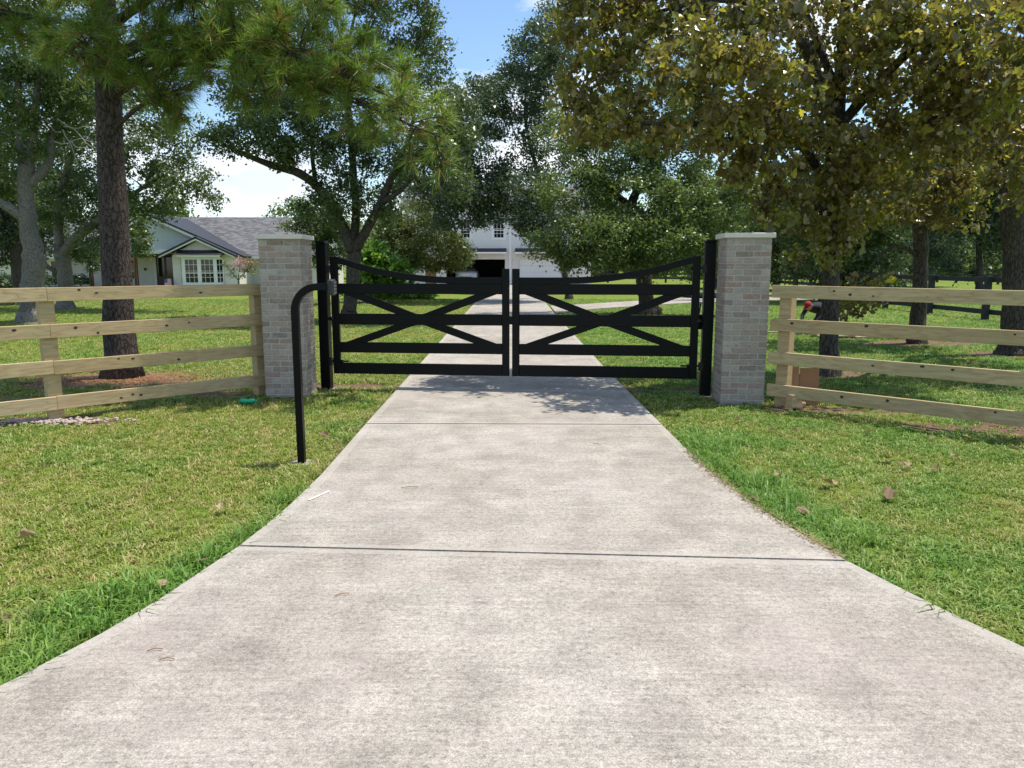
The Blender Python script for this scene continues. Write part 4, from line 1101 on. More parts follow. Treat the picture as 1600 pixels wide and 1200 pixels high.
D = 28.0
trunk = trunk_px(96, 480, 95, 392, 0.27, 0.25, D=28, flare=1.4)
L1 = px_limb([(97, 400, D, .2), (118, 372, D - .2, .17), (148, 350, D - .5, .14), (190, 318, D - .8, .10), (235, 285, D - 1, .06), (290, 262, D - 1.2, .03)])
L2 = px_limb([(94, 400, D, .18), (92, 340, D, .15), (110, 250, D, .10), (150, 150, D, .05)])
L3 = px_limb([(90, 425, D, .09), (72, 415, D - .3, .08), (58, 395, D - .4, .05)])
make_tree('spreading_oak_tree', 'oak with a low limb slanting behind the pine trunk', trunk, [L1, L2, L3],
    [(240, 235, 27, 55, 42, 1.5, .7), (205, 290, 27, 45, 40, 1.3, .9), (285, 285, 26.5, 45, 36, 1.1, .55), (310, 310, 26.4, 34, 22, .8, .75), (240, 325, 26.6, 34, 24, .9, .8), (220, 180, 27.5, 60, 45, 1.5, .7), (120, 320, 28, 45, 42, 1.5), (130, 250, 28, 60, 45, 1.6, .9), (70, 310, 29, 50, 45, 1.5), (150, 375, 27.5, 32, 24, .9, .7), (160, 140, 28, 80, 50, 2, .7), (290, 215, 26.8, 30, 40, 1, .35), (110, 385, 28.8, 34, 18, 1, .7), (230, 90, 28, 60, 50, 1.6, .5)],
    M['leaf_live'], M['bark_grey'], 0.10, 0.36, 46, 3.0, LEAF_SMALL, 0.45, 17, 'trees in front of the white house', hilite=0.05)
D = 31
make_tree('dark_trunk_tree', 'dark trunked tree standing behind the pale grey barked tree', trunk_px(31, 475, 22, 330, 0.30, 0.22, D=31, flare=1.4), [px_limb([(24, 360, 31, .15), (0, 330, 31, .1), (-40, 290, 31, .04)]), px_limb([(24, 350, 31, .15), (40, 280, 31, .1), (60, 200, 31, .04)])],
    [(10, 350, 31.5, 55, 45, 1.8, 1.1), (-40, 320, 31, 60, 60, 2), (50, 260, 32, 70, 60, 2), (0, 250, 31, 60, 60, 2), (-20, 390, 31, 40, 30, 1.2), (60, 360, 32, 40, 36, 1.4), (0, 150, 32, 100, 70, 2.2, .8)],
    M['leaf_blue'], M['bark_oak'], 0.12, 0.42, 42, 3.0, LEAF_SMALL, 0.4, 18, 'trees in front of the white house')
make_tree('young_tree', 'slim young tree growing against the porch post by the front door', [(*at(211, 430, 53)[:2], 0.0, .06), (*at(211, 400, 53), .05)], [], [(218, 372, 53, 17, 22, .8), (212, 345, 53, 14, 18, .7), (222, 392, 53, 15, 8, .6)],
    M['leaf_mid'], M['bark_oak'], 0.15, 0.36, 34, 3.0, LEAF_SMALL, 0.5, 19)
make_tree('young_tree', 'slim young tree with drooping sprigs by the cedar post left of the pine', [(*at(140, 430, 54)[:2], 0.0, .06), (*at(140, 405, 54), .05)], [], [(138, 395, 54, 14, 14, .7), (146, 412, 54, 7, 10, .5), (128, 400, 54, 10, 10, .5)],
    M['leaf_blue'], M['bark_oak'], 0.15, 0.34, 34, 3.0, LEAF_SMALL, 0.5, 20)
cm = make_tree('crape_myrtle', 'small vase-shaped crape myrtle with pink blossom beside the bay window', [(*at(372, 430, 52)[:2], 0.0, .05), (*at(372, 436, 52), .04)],
    [px_limb([(372, 438, 52, .03), (352, 412, 52, .012)]), px_limb([(372, 438, 52, .03), (395, 412, 52, .012)]), px_limb([(372, 438, 52, .03), (376, 408, 52, .012)])],
    [(358, 418, 52, 12, 8, .5, .8), (385, 416, 52, 14, 9, .5), (372, 428, 52, 15, 7, .5), (392, 424, 52, 8, 8, .4), (352, 411, 52, 7, 4, .3)], M['leaf_mid'], M['bark_oak'], 0.12, 0.2, 22, 2.2, LEAF_LONG, 0.4, 21, cat='shrub', dens=(1, 1))
g = np.random.default_rng(4)
bp = np.concatenate([np.array(at(x, y, 52)) - np.array(cm.location) + g.normal(size=(60, 3)) * np.array([.16, .14, .10]) for x, y in ((372, 407), (382, 411), (392, 409), (377, 416), (388, 417), (365, 413))])
scatter_leaves('blossom', bp, 0.11, M['pink'], LEAF_SMALL, g.uniform(0, 1, len(bp)), 0.5, 5, cm)
def shrub(label, px, D, w, h, leaf, seed, size=0.12):
    s = D / FPX; yb = 414 + CAMH * FPX / D
    p = at(px, 414, D)
    return make_tree('shrub', label, [(p.x, D, -0.03, .04), (p.x, D, h * .5, .03)], [], [(px, yb - h * .5 / s, D, w / s / 2, h * .5 / s, w * .4)], leaf, M['bark_oak'], size, 0.22, 30, 3.2, LEAF_SMALL, 0.5, seed, 'shrubs along the white house', cat='shrub')
shrub('low dark shrub under the white house window behind the grey trunk', 74, 55.5, 1.8, .75, M['leaf_blue'], 31)
shrub('spiky dark shrub at the cedar post beside the wall', 124, 55.5, 1.5, .8, M['leaf_blue'], 32)
shrub('wide dark shrub at the foot of the dark trunked tree', 14, 40, 2.6, 1.1, M['leaf_blue'], 33)

# --- post oaks over the right fence
t1 = trunk_px(1293, 583, 1303, 250, 0.135, 0.11, flare=1.7)
t1.append((*at(1318, 60, 11.2), .08)); t1.append((*at(1330, -150, 11.2), .04))
L = [px_limb([(1302, 300, 11.2, .07), (1240, 215, 10.8, .06), (1170, 190, 10.2, .05), (1080, 195, 9.8, .035), (960, 190, 10, .015)]),
     px_limb([(1308, 220, 11.2, .08), (1250, 60, 10.6, .06), (1150, 0, 10, .04), (1020, 20, 10.5, .02)]),
     px_limb([(1310, 200, 11.2, .08), (1380, 120, 10.8, .06), (1450, 60, 10.2, .045), (1540, 20, 9.6, .02)]),
     px_limb([(1305, 270, 11.2, .07), (1370, 210, 10.8, .06), (1440, 190, 10.2, .04), (1520, 170, 9.6, .02)]),
     px_limb([(1300, 340, 11.2, .06), (1240, 300, 10.6, .04), (1190, 290, 10.2, .02)]),
     px_limb([(1312, 150, 11.2, .06), (1200, -80, 11.5, .04), (1050, -110, 11.5, .02)])]
lob1 = [(905, 45, 11, 50, 45, .8, .7), (915, 125, 10.8, 55, 45, .8, .9), (940, 190, 10.4, 62, 32, .7, 1), (985, 70, 11, 55, 50, .8, .8), (1000, 150, 10.6, 50, 35, .7, .55), (1010, 205, 10.2, 50, 28, .6, .9),
        (1085, 90, 9.3, 60, 48, .8), (1150, 130, 9.1, 70, 60, .9), (1110, 195, 9.3, 55, 36, .7, .9), (1200, 60, 9.6, 55, 50, .8, .6), (1235, 160, 10, 60, 55, .8), (1185, 265, 10, 48, 36, .6, .9), (1225, 320, 10.4, 50, 36, .6, .9), (1170, 230, 10, 50, 30, .6, .9),
        (1300, 110, 11.4, 60, 60, .9, .8), (1290, 230, 10.6, 60, 60, .9), (1300, 330, 10.8, 60, 48, .8), (1280, 390, 10.9, 40, 24, .5, 1), (1355, 290, 11, 60, 50, .8),
        (1230, 10, 9.4, 60, 40, .8, .8), (1130, 20, 10.4, 70, 40, .9, .8), (1030, 10, 10.8, 70, 40, .9, .9), (950, -10, 11, 60, 40, .9, .8),
        (1000, -100, 11, 110, 50, 1.3, .6), (1150, -110, 10.5, 110, 60, 1.3, .7), (1300, -90, 11, 110, 70, 1.3, .7), (1250, -220, 11, 150, 70, 1.5, .5)]
make_tree('post_oak_tree', 'broad leaved brown-tinged oak leaning over the fence above the cardboard', t1, L, lob1,
    M['leaf_post'], M['bark_oak'], 0.080, 0.165, 38, 2.5, LEAF_LOBED, 0.3, 22, 'oaks beyond the board fence', hilite=0.13, droop=0.35, twig=0.006, clumpy=.68, dens=(1.0, 1.0), flat=0.8)
t2 = trunk_px(1432, 535, 1438, 330, 0.155, 0.13, flare=1.5); t2.append((*at(1445, 100, 15.7), .08))
make_tree('post_oak_tree', 'slim straight oak between the other two dark trunks past the fence', t2,
    [px_limb([(1438, 350, 15.7, .07), (1480, 270, 15, .05), (1530, 220, 14.5, .02)]), px_limb([(1438, 340, 15.7, .07), (1390, 270, 15, .05), (1340, 220, 14.5, .02)]), px_limb([(1436, 400, 15.7, .05), (1400, 385, 15.6, .035), (1365, 410, 15.5, .02), (1348, 455, 15.5, .012)])],
    [(1345, 472, 15.5, 24, 12, .35, 1.5), (1336, 486, 15.5, 12, 9, .25, 1.5), (1372, 466, 15.5, 18, 7, .3, 1.3), (1317, 475, 15.5, 6, 12, .15, 1.5), (1355, 440, 15.5, 26, 18, .4, 1.2), (1440, 300, 15, 60, 40, 1.1), (1370, 330, 14.8, 50, 34, .9), (1500, 260, 15, 70, 50, 1.2), (1390, 230, 15.5, 70, 50, 1.2), (1440, 150, 16, 90, 60, 1.4, .8), (1490, 330, 15, 45, 28, .8, .8), (1440, 30, 16, 100, 60, 1.5, .7)],
    M['leaf_post'], M['bark_oak'], 0.095, 0.22, 32, 2.2, LEAF_LOBED, 0.3, 23, 'oaks beyond the board fence', tint_hi=0.75, hilite=0.04, droop=0.35, clumpy=.68, dens=(1, 1))
t3 = trunk_px(1588, 552, 1580, 250, 0.23, 0.19, flare=1.6); t3.append((*at(1580, 60, 13.8), .12))
make_tree('post_oak_tree', 'thickest dark oak trunk standing where the black fence passes', t3,
    [px_limb([(1580, 270, 13.8, .09), (1520, 180, 12, .07), (1480, 110, 10.5, .05), (1450, 50, 10, .02)]), px_limb([(1582, 230, 13.8, .1), (1640, 150, 12.5, .06), (1680, 90, 12, .03)]), px_limb([(1580, 150, 13.8, .07), (1560, 60, 11, .05), (1540, 10, 9.8, .02)])],
    [(1420, 90, 10, 70, 55, .9), (1440, 190, 10.2, 65, 50, .8), (1500, 60, 9.4, 60, 50, .8), (1560, 120, 9.4, 60, 55, .8), (1545, 210, 10.5, 60, 45, .8), (1610, 60, 9.6, 60, 60, .9), (1510, 150, 9.8, 60, 45, .8, .8), (1370, 40, 10.2, 60, 45, .8, .8), (1590, 290, 12, 50, 30, .8, .7), (1400, -40, 10.4, 90, 50, 1.2, .7), (1550, -60, 10.5, 110, 60, 1.3, .7), (1680, 150, 11, 80, 90, 1.3), (1700, 0, 11.5, 100, 80, 1.3, .7), (1640, 250, 12.5, 60, 50, 1)],
    M['leaf_post'], M['bark_oak'], 0.080, 0.175, 38, 2.5, LEAF_LOBED, 0.3, 24, 'oaks beyond the board fence', hilite=0.14, droop=0.35, twig=0.006, clumpy=.68, dens=(1.0, 1.0), flat=0.8)

# --- trees in the paddock beyond
def bg_tree(label, px, yb, w_px, ytop, leaf, seed, group, ylow=None, cover=2.6, per=40, size=None, lean=0, name='paddock_tree', extra=(), xlimb=()):
    p = gnd(px, yb); D = p.y; s = D / FPX
    ylow = ylow if ylow is not None else yb - 0.35 * (yb - ytop)
    rr = random.Random(seed)
    tr = trunk_px(px, yb, px + lean, ytop + 0.35 * (yb - ytop), max(.12, 0.012 * (yb - ytop) * s * 1.6), .09, flare=1.5)
    lobes = []
    n = 9
    for k in range(n):
        a = 2 * math.pi * k / n + rr.uniform(-.4, .4)
        fr = 0.28 + 0.3 * rr.random()
        cx = px + lean + math.cos(a) * w_px * .32; cy = (ytop + ylow) / 2 + math.sin(a) * (ylow - ytop) * .33
        lobes.append((cx, cy, D + rr.uniform(-1, 1) * w_px * s * .2, w_px * fr * .62, (ylow - ytop) * fr * .62))
    lobes.append((px + lean, (ytop + ylow) / 2, D, w_px * .3, (ylow - ytop) * .3))
    lobes += [(x, y, D + dd, a_, b_, .5, 1.3) for x, y, dd, a_, b_ in extra]
    rc = max(.3, 0.012 * D)
    lm = [[tr[-1][:3] + (.08,), (*at(px + lean + sx * w_px * .25, ytop + .3 * (ylow - ytop), D), .03)] for sx in (-1, 0.2, 1)] + [px_limb([(x, y, D + dd, r_) for x, y, dd, r_ in L_]) for L_ in xlimb]
    return make_tree(name, label, tr, lm, lobes, leaf, M['bark_oak'], size or 0.0036 * D, rc, per, cover, LEAF_SMALL, 0.45, seed, group)
bg_tree('green oak whose low leafy sprays hang between two dark trunks past the fence', 1335, 472, 210, 210, M['leaf_live'], 41, 'trees in the paddock', ylow=452)
bg_tree('bright green tree showing just behind the pillar with the cardboard', 1215, 462, 110, 270, M['leaf_mid'], 42, 'trees in the paddock', ylow=440)
bg_tree('dark oak with a flared trunk inside the black fences', 1411, 448, 170, 240, M['leaf_blue'], 43, 'trees in the paddock', ylow=425)
bg_tree('grey green oak beyond the thickest trunk past the black fence', 1530, 455, 190, 190, M['leaf_blue'], 44, 'trees in the paddock', ylow=408)
bg_tree('pale green tree behind the broad live oak', 1120, 450, 150, 250, M['leaf_mid'], 45, 'trees in the paddock', ylow=436)
# --- distant wood: a handful of individual trees copied round the horizon
far_spots = [(455, 93, 80, 318), (505, 88, 70, 330)]
k = 0
far_lab = ['round topped tree far behind the grey roof of the low white house', 'lower dark tree far behind the grey roof next to the pillar']
for (px, D, wpx, yt) in far_spots:
    bg_tree(far_lab[k], px, 414 + CAMH * FPX / D, wpx, yt, M['leaf_mid'], 50 + k, 'far trees', ylow=428, cover=1.9, per=26, name='far_tree'); k += 1
def wood(name, label, spots, seed):
    """far-off trees that read as one mass"""
    g = np.random.default_rng(seed); P = []; mb = MB()
    for (x, y, h, r) in spots:
        n = 800
        v = g.normal(size=(n, 3)); v /= np.linalg.norm(v, axis=1)[:, None]
        lob = g.normal(size=(14, 3)) * np.array([r * .5, r * .5, h * .17]); li = g.integers(0, 14, n)
        c = np.array([x, y, h * .56]) + lob[li] + v * g.uniform(.5, 1, (n, 1)) * np.array([r * .42, r * .42, h * .2])
        c[:, 2] = np.clip(c[:, 2], .3, None)
        P.append(c)
        mb.tube([(x, y, -.1), (x + .3, y, h * .3), (x, y, h * .6)], [.3, .22, .1], 7)
    root = link(name, None); tag(root, label, 'wood', None, 'stuff')
    mb.build('trunk_mass', M['bark_oak'], root)['kind'] = 'stuff'
    P = np.concatenate(P)
    rep = 3
    Q = np.repeat(P, rep, 0) + g.normal(size=(len(P) * rep, 3)) * 0.45
    Q[:, 2] = np.clip(Q[:, 2], .2, None)
    scatter_leaves('foliage_mass', Q, 0.68, M['leaf_mid'], LEAF_SMALL, g.uniform(0, .8, len(Q)), 0.45, seed, root)
spots = []
g = np.random.default_rng(77)
for k in range(22): spots.append((8 + k * 5.2 + g.uniform(-2, 2), 100 + g.uniform(-8, 25), g.uniform(8, 13), g.uniform(3.2, 5)))
for k in range(9): spots.append((-46 - k * 5.5 + g.uniform(-2, 2), 82 + g.uniform(-6, 18), g.uniform(8, 12), g.uniform(3.2, 5)))
for k in range(5): spots.append((-20 + k * 5.0 + g.uniform(-1.5, 1.5), 92 + g.uniform(-4, 8), g.uniform(5.5, 6.6), g.uniform(3, 4)))
for k in range(26): spots.append((4 + k * 4.4 + g.uniform(-2, 2), 92 + g.uniform(-4, 14), g.uniform(2.6, 4.2), g.uniform(2.5, 3.6)))
for k in range(8): spots.append((-44 - k * 5 + g.uniform(-2, 2), 80 + g.uniform(-4, 8), g.uniform(2.6, 4), g.uniform(2.5, 3.5)))
wood('distant_wood', 'distant belt of trees closing off the paddock and lawn', spots, 61)

# ------------------------------------------------------------------ GRASS (one scattered mass)
def tuft_object(name, seed, nb, L, wd, spread, lean):
    rr = random.Random(seed); mb = MB()
    for i in range(nb):
        a = rr.uniform(0, 2 * math.pi); r = spread * math.sqrt(rr.random()); b = Vector((r * math.cos(a), r * math.sin(a), -0.004))
        az_ = rr.uniform(0, 2 * math.pi); out = Vector((math.cos(az_), math.sin(az_), 0)); l = L * rr.uniform(.6, 1.15); ln = lean * rr.uniform(.3, 1.3)
        sd = Vector((-out.y, out.x, 0)) * wd * .5 * rr.uniform(.8, 1.2)
        m = b + out * l * ln * .35 + Vector((0, 0, l * .62)); t = b + out * l * ln + Vector((0, 0, l * (1 - .35 * ln)))
        mb.add([b - sd, b + sd, m + sd * .9, m - sd * .9, t], [(0, 1, 2, 3), (3, 2, 4)], True)
    me = mb.mesh(name, M['grass'])
    return bpy.data.objects.new(name, me)
tufts = [tuft_object('grass_tuft', 1, 14, 0.046, 0.0060, 0.045, 0.9), tuft_object('grass_tuft', 2, 13, 0.040, 0.0065, 0.045, 1.1), tuft_object('grass_tuft', 3, 14, 0.105, 0.0052, 0.05, 0.85)]
def grass():
    g = np.random.default_rng(21)
    P, S, T, K = [], [], [], []
    def region(x0, x1, y0, y1, dens, sc, jitter=.4):
        n = int((x1 - x0) * (y1 - y0) * dens)
        x = g.uniform(x0, x1, n); y = g.uniform(y0, y1, n)
        u = x / np.maximum(y, .3) * FPX * 0.988
        ok = np.abs(u) < 1500 + 6500 / np.maximum(y, .5)
        le = np.interp(y, [a for a, b in LE], [b for a, b in LE]); re = np.interp(y, [a for a, b in RE], [b for a, b in RE])
        dl = le - x; dr = x - re; de = np.maximum(dl, dr)          # distance from the drive edge, negative on the slab
        ok &= (de > 0.012)
        ok &= ~((y > 24) & (x > 1.3) & (np.interp(x, [p[0] for p in pt], [p[1] for p in pt]) - .05 < y) & (y < np.interp(x, [p[0] for p in pf], [p[1] for p in pf]) + .05))
        wob = np.array([mnoise.noise((a * 1.6, b * 1.6, 7.7)) for a, b in zip(x, y)])
        wob2 = np.array([mnoise.noise((a * 5.5, b * 5.5, 2.2)) for a, b in zip(x, y)])
        for (cx, cy, rx, ry) in DIRT:
            q = np.hypot((x - cx) / rx, (y - cy) / ry)
            ok &= ~((q + wob * .45 + wob2 * .35 < 0.95) & (g.uniform(0, 1, n) < .93))
        ok &= ~(np.hypot(x + 1.735, y - 6.06) < .10)
        x, y, de, wob, wob2, dl = x[ok], y[ok], de[ok], wob[ok], wob2[ok], dl[ok]
        wl_ = np.array([mnoise.noise((a * .8, b * .8, 1.3)) for a, b in zip(x, y)])
        ed = np.clip(1 - de / np.clip(0.36 + .38 * wl_ + .2 * wob, .08, 1), 0, 1) * (y < 7) * np.clip(.75 + wl_, 0.2, 1)
        right = x > 0
        lush = np.clip(ed * 1.1 + np.where(right, .52, .10) + wob * .8 + wob2 * .35 + (y > 11) * .25, 0, 1)
        long_ = (g.uniform(0, 1, len(x)) < ed * .65) & (wob2 > -.35)
        k = np.where(long_, 2, g.integers(0, 2, len(x)))
        s = sc * g.uniform(1 - jitter, 1 + jitter, len(x)) * (1 + .3 * wob + .45 * ed * (1 - long_)) * np.where(long_, g.uniform(.6, 1.2, len(x)), 1)
        P.append(np.stack([x, y, np.full(len(x), -.012)], 1)); S.append(s); T.append(lush); K.append(k)
    region(-8, 8, 0.2, 5.2, 900, .95)
    region(-13, 13, 5.2, 8.5, 650, 1.0)
    region(-18, 18, 8.5, 13, 330, 1.25)
    region(-27, 27, 13, 22, 130, 1.3)
    region(-40, 40, 22, 36, 40, 1.5)
    P = np.concatenate(P); S = np.concatenate(S); T = np.concatenate(T); K = np.concatenate(K); n = len(P)
    for i in range(n): P[i, 2] = gz(P[i, 0], P[i, 1]) - .004
    me = bpy.data.meshes.new('grass'); me.vertices.add(n); me.vertices.foreach_set('co', P.astype(np.float32).ravel())
    def attr(nm, typ, arr, f='value'):
        a = me.attributes.new(nm, typ, 'POINT'); a.data.foreach_set(f, arr)
    attr('gscale', 'FLOAT', S.astype(np.float32)); attr('tint', 'FLOAT', T.astype(np.float32)); attr('gkind', 'INT', K.astype(np.int32))
    rot = np.zeros((n, 3), np.float32); rot[:, 2] = g.uniform(0, 6.28, n); rot[:, 0] = g.normal(0, .15, n); rot[:, 1] = g.normal(0, .15, n)
    attr('grot', 'FLOAT_VECTOR', rot.ravel(), 'vector')
    o = link('grass', me); tag(o, 'short dense lawn grass with longer lush blades along the drive', None, None, 'stuff')
    ng = bpy.data.node_groups.new('grass_scatter', 'GeometryNodeTree')
    ng.interface.new_socket('Geometry', in_out='INPUT', socket_type='NodeSocketGeometry'); ng.interface.new_socket('Geometry', in_out='OUTPUT', socket_type='NodeSocketGeometry')
    N, Lk = ng.nodes, ng.links
    gi, go = N.new('NodeGroupInput'), N.new('NodeGroupOutput'); jn = N.new('GeometryNodeJoinGeometry')
    def named(nm, typ):
        a = N.new('GeometryNodeInputNamedAttribute'); a.data_type = typ; a.inputs['Name'].default_value = nm; return a.outputs['Attribute']
    kd, sc_, rt = named('gkind', 'INT'), named('gscale', 'FLOAT'), named('grot', 'FLOAT_VECTOR')
    for i, to in enumerate(tufts):
        oi = N.new('GeometryNodeObjectInfo'); oi.inputs['Object'].default_value = to; oi.inputs['As Instance'].default_value = True
        cp = N.new('FunctionNodeCompare'); cp.data_type = 'INT'; cp.operation = 'EQUAL'; Lk.new(kd, cp.inputs['A'] if cp.inputs['A'].type == 'INT' else cp.inputs[2])
        [s for s in cp.inputs if s.name == 'B' and s.type == 'INT'][0].default_value = i
        ip = N.new('GeometryNodeInstanceOnPoints')
        Lk.new(gi.outputs[0], ip.inputs['Points']); Lk.new(cp.outputs[0], ip.inputs['Selection']); Lk.new(oi.outputs['Geometry'], ip.inputs['Instance'])
        Lk.new(rt, ip.inputs['Rotation']); Lk.new(sc_, ip.inputs['Scale']); Lk.new(ip.outputs[0], jn.inputs[0])
    Lk.new(jn.outputs[0], go.inputs[0])
    md = o.modifiers.new('scatter', 'NODES'); md.node_group = ng
    return n
grass()

# flower bed of grassy perennials at the foot of the bright shrub
g = np.random.default_rng(9)
n = 1500
c = np.array(gnd(615, 466)); Q = c + np.stack([g.uniform(-2.3, 2.0, n), g.uniform(-1.2, 1.0, n), g.uniform(0.03, .35, n)], 1)
o = scatter_leaves('bedding_plants', Q, 0.28, M['leaf_bright'], LEAF_LONG, g.uniform(0, .9, n), 0.1, 9)
tag(o, 'low bed of bright grassy plants below the large-leaved shrub', 'plants')

# pine straw round the trunk
g = np.random.default_rng(10); n = 2600
ang = g.uniform(0, 6.28, n); rad = np.abs(g.normal(0, .65, n)) + .15
b = np.array(gnd(190, 592))
p = b + np.stack([rad * np.cos(ang) * 1.6, rad * np.sin(ang) * .8, np.zeros(n)], 1)
d = g.uniform(0, 6.28, n); L_ = g.uniform(.08, .2, n); wv = np.stack([np.cos(d), np.sin(d), g.uniform(-.05, .12, n)], 1)
sd = np.stack([-np.sin(d), np.cos(d), np.zeros(n)], 1) * .006
V = np.stack([p - sd, p + sd, p + wv * L_[:, None]], 1).reshape(-1, 3); V[:, 2] += .012
tag(link('pine_straw', np_mesh('pine_straw', V, 3, np.arange(3 * n), M['straw'])), 'rusty pine needle litter round the pine trunk', 'needle litter', None, 'stuff')

# crushed concrete rubble spilled at the fence post
g = np.random.default_rng(11); rb = MB()
ico_v = [Vector(v).normalized() for v in ((0, 0, 1), (.9, 0, .3), (.25, .85, .35), (-.75, .5, .3), (-.7, -.55, .35), (.3, -.85, .3), (.6, .5, -.5), (-.3, .8, -.5), (-.8, 0, -.5), (-.2, -.8, -.5), (.6, -.5, -.5), (0, 0, -1))]
bmt = bmesh.new(); bmesh.ops.create_icosphere(bmt, subdivisions=1, radius=1); IV = [v.co.copy() for v in bmt.verts]; IF = [tuple(v.index for v in f.verts) for f in bmt.faces]; bmt.free()
def rubble(cx, cy, rx, ry, n, smin, smax):
    for _ in range(n):
        x, y = cx + g.normal() * rx * .5, cy + g.normal() * ry * .5; s = g.uniform(smin, smax)
        sc3 = (s * g.uniform(.7, 1.4), s * g.uniform(.7, 1.4), s * g.uniform(.4, .8))
        rb.add([(x + v.x * sc3[0] * g.uniform(.75, 1.2), y + v.y * sc3[1] * g.uniform(.75, 1.2), .008 + v.z * sc3[2] * g.uniform(.75, 1.2)) for v in IV], IF)
rubble(-4.83, 7.66, .75, .16, 300, .008, .028)
rubble(-5.4, 7.5, .4, .1, 80, .006, .018)
tag(rb.build('gravel', M['rock']), 'spill of broken concrete gravel at the foot of the fence post', 'gravel', None, 'stuff')
rb = MB(); rubble(5.0, 7.35, 1.1, .3, 160, .004, .014); rubble(3.2, 8.4, .5, .2, 90, .004, .014)
tag(rb.build('soil_clods', plain('soil_clod', (.17, .115, .08), .95, var=.4)), 'loose soil clods on the bare patch under the cardboard fence', 'soil', None, 'stuff')

# dry clippings swept against the drive edge
g = np.random.default_rng(31); n = 1400
yy = np.concatenate([g.uniform(3.9, 6.3, 900), g.uniform(5.5, 10.4, 500)]); side = np.concatenate([np.ones(900), -np.ones(500)])
xx = np.where(side > 0, np.interp(yy, [a for a, b in RE], [b for a, b in RE]) + g.normal(-.01, .028, n), np.interp(yy, [a for a, b in LE], [b for a, b in LE]) - np.abs(g.normal(.03, .05, n)))
p = np.stack([xx, yy, np.full(n, .034)], 1); d = g.uniform(0, 6.28, n); L_ = g.uniform(.02, .07, n)
wv = np.stack([np.cos(d), np.sin(d), g.uniform(0, .25, n)], 1); sd = np.stack([-np.sin(d), np.cos(d), np.zeros(n)], 1) * .0028
V = np.stack([p - sd, p + sd, p + wv * L_[:, None]], 1).reshape(-1, 3)
tag(link('dry_clippings', np_mesh('dry_clippings', V, 3, np.arange(3 * n), plain('dry_clipping', (.27, .19, .10), .9, var=.5, scale=30))), 'dry brown grass clippings along the edges of the drive', 'clippings', None, 'stuff')

# ------------------------------------------------------------------ FALLEN LEAVES
def dead_leaf_mesh(seed):
    rr = random.Random(seed); T, fc = LEAF_LOBED; cu = rr.uniform(.5, 1.6)
    V = [(x - .5, y, abs(y) * abs(y) * cu * 1.5 + rr.uniform(-.03, .05) + .18 * math.sin(x * 3 + seed)) for x, y, z in T]
    me = bpy.data.meshes.new('fallen_leaf'); me.from_pydata(V, [], fc)
    a = me.attributes.new('tint', 'FLOAT', 'FACE'); tv = rr.random(); a.data.foreach_set('value', [tv, min(1, tv + .1)])
    me.materials.append(M['dead']); return me
dl = [dead_leaf_mesh(i) for i in range(8)]
leaf_px = [(45, 850, .11), (362, 665, .1), (505, 688, .13), (415, 645, .08), (508, 640, .09), (540, 636, .08), (572, 600, .08), (600, 606, .08), (328, 682, .06), (345, 800, .07), (320, 664, .05),
           (318, 885, .08), (255, 922, .07), (480, 625, .06), (1153, 664, .1), (1206, 678, .08), (1243, 681, .07), (1360, 682, .1), (1388, 724, .11), (1410, 732, .1), (1418, 733, .08), (1460, 740, .09), (1216, 752, .09),
           (1290, 762, .12), (1308, 765, .08), (1400, 762, .1), (1388, 780, .13), (1258, 808, .12), (1100, 662, .08), (1045, 668, .07), (1490, 722, .1), (1585, 710, .1), (1315, 665, .07), (1510, 690, .09), (1075, 640, .06), (1455, 690, .08), (560, 655, .07), (545, 672, .06), (1180, 790, .06)]
for i, (x, y, s) in enumerate(leaf_px):
    p = gnd(x, y)
    o = link('fallen_leaf', dl[i % 8], None, None, (p.x, p.y, .035 + s * .1), (random.uniform(-.3, .3), random.uniform(-.3, .3), random.uniform(0, 6.28)))
    o.scale = (s * .92,) * 3
    tag(o, 'curled brown dead oak leaf on the lawn around the keypad post' if p.x < 0 else 'curled brown dead oak leaf on the lawn below the fence with the cardboard', 'leaf', 'fallen leaves by the keypad post' if p.x < 0 else 'fallen leaves below the cardboard fence')
for i, (x, y, L_) in enumerate(((933, 700, .06), (873, 652, .06), (640, 769, .1), (575, 660, .05), (243, 1028, .05), (262, 1043, .05), (535, 940, .06), (1130, 600, .05))):
    p = gnd(x, y); mb = MB(); a = random.uniform(-.6, .6)
    mb.tube([(-L_ * .6, 0, 0), (0, .008, .004), (L_ * .6, -.004, .002)], .0022, 5)
    o = mb.build('fallen_twig', M['straw'], None, (p.x, p.y, .036), (0, 0, a)); tag(o, 'thin brown twig lying on the concrete drive', 'twig', 'twigs on the drive')
# chalk scuff on the slab
p = gnd(500, 781); mb = MB(); mb.add([(-.055, -.10, .0335), (-.042, -.11, .0335), (.05, .10, .0335), (.03, .105, .0335)], [(0, 1, 2, 3)])
o = mb.build('paint_mark', M['rag'], None, (p.x, p.y, 0)); o.parent = drive

# ------------------------------------------------------------------ SMALL THINGS
t = thing('plastic_bottle', 'crushed green plastic bottle lying near the brick pillar', 'bottle', (*gnd(388, 631)[:2], .035), R(8))
MB().tube([(-.09, 0, 0), (-.085, 0, 0), (-.05, 0, 0), (-.01, .004, -.004), (.03, 0, 0), (.06, 0, 0), (.085, 0, 0)], [.02, .028, .031, .024, .031, .028, .013], 14).build('body', M['bottle'], t)
MB().tube([(.085, 0, 0), (.105, 0, 0)], .015, 10).build('cap', M['bottle'], t)

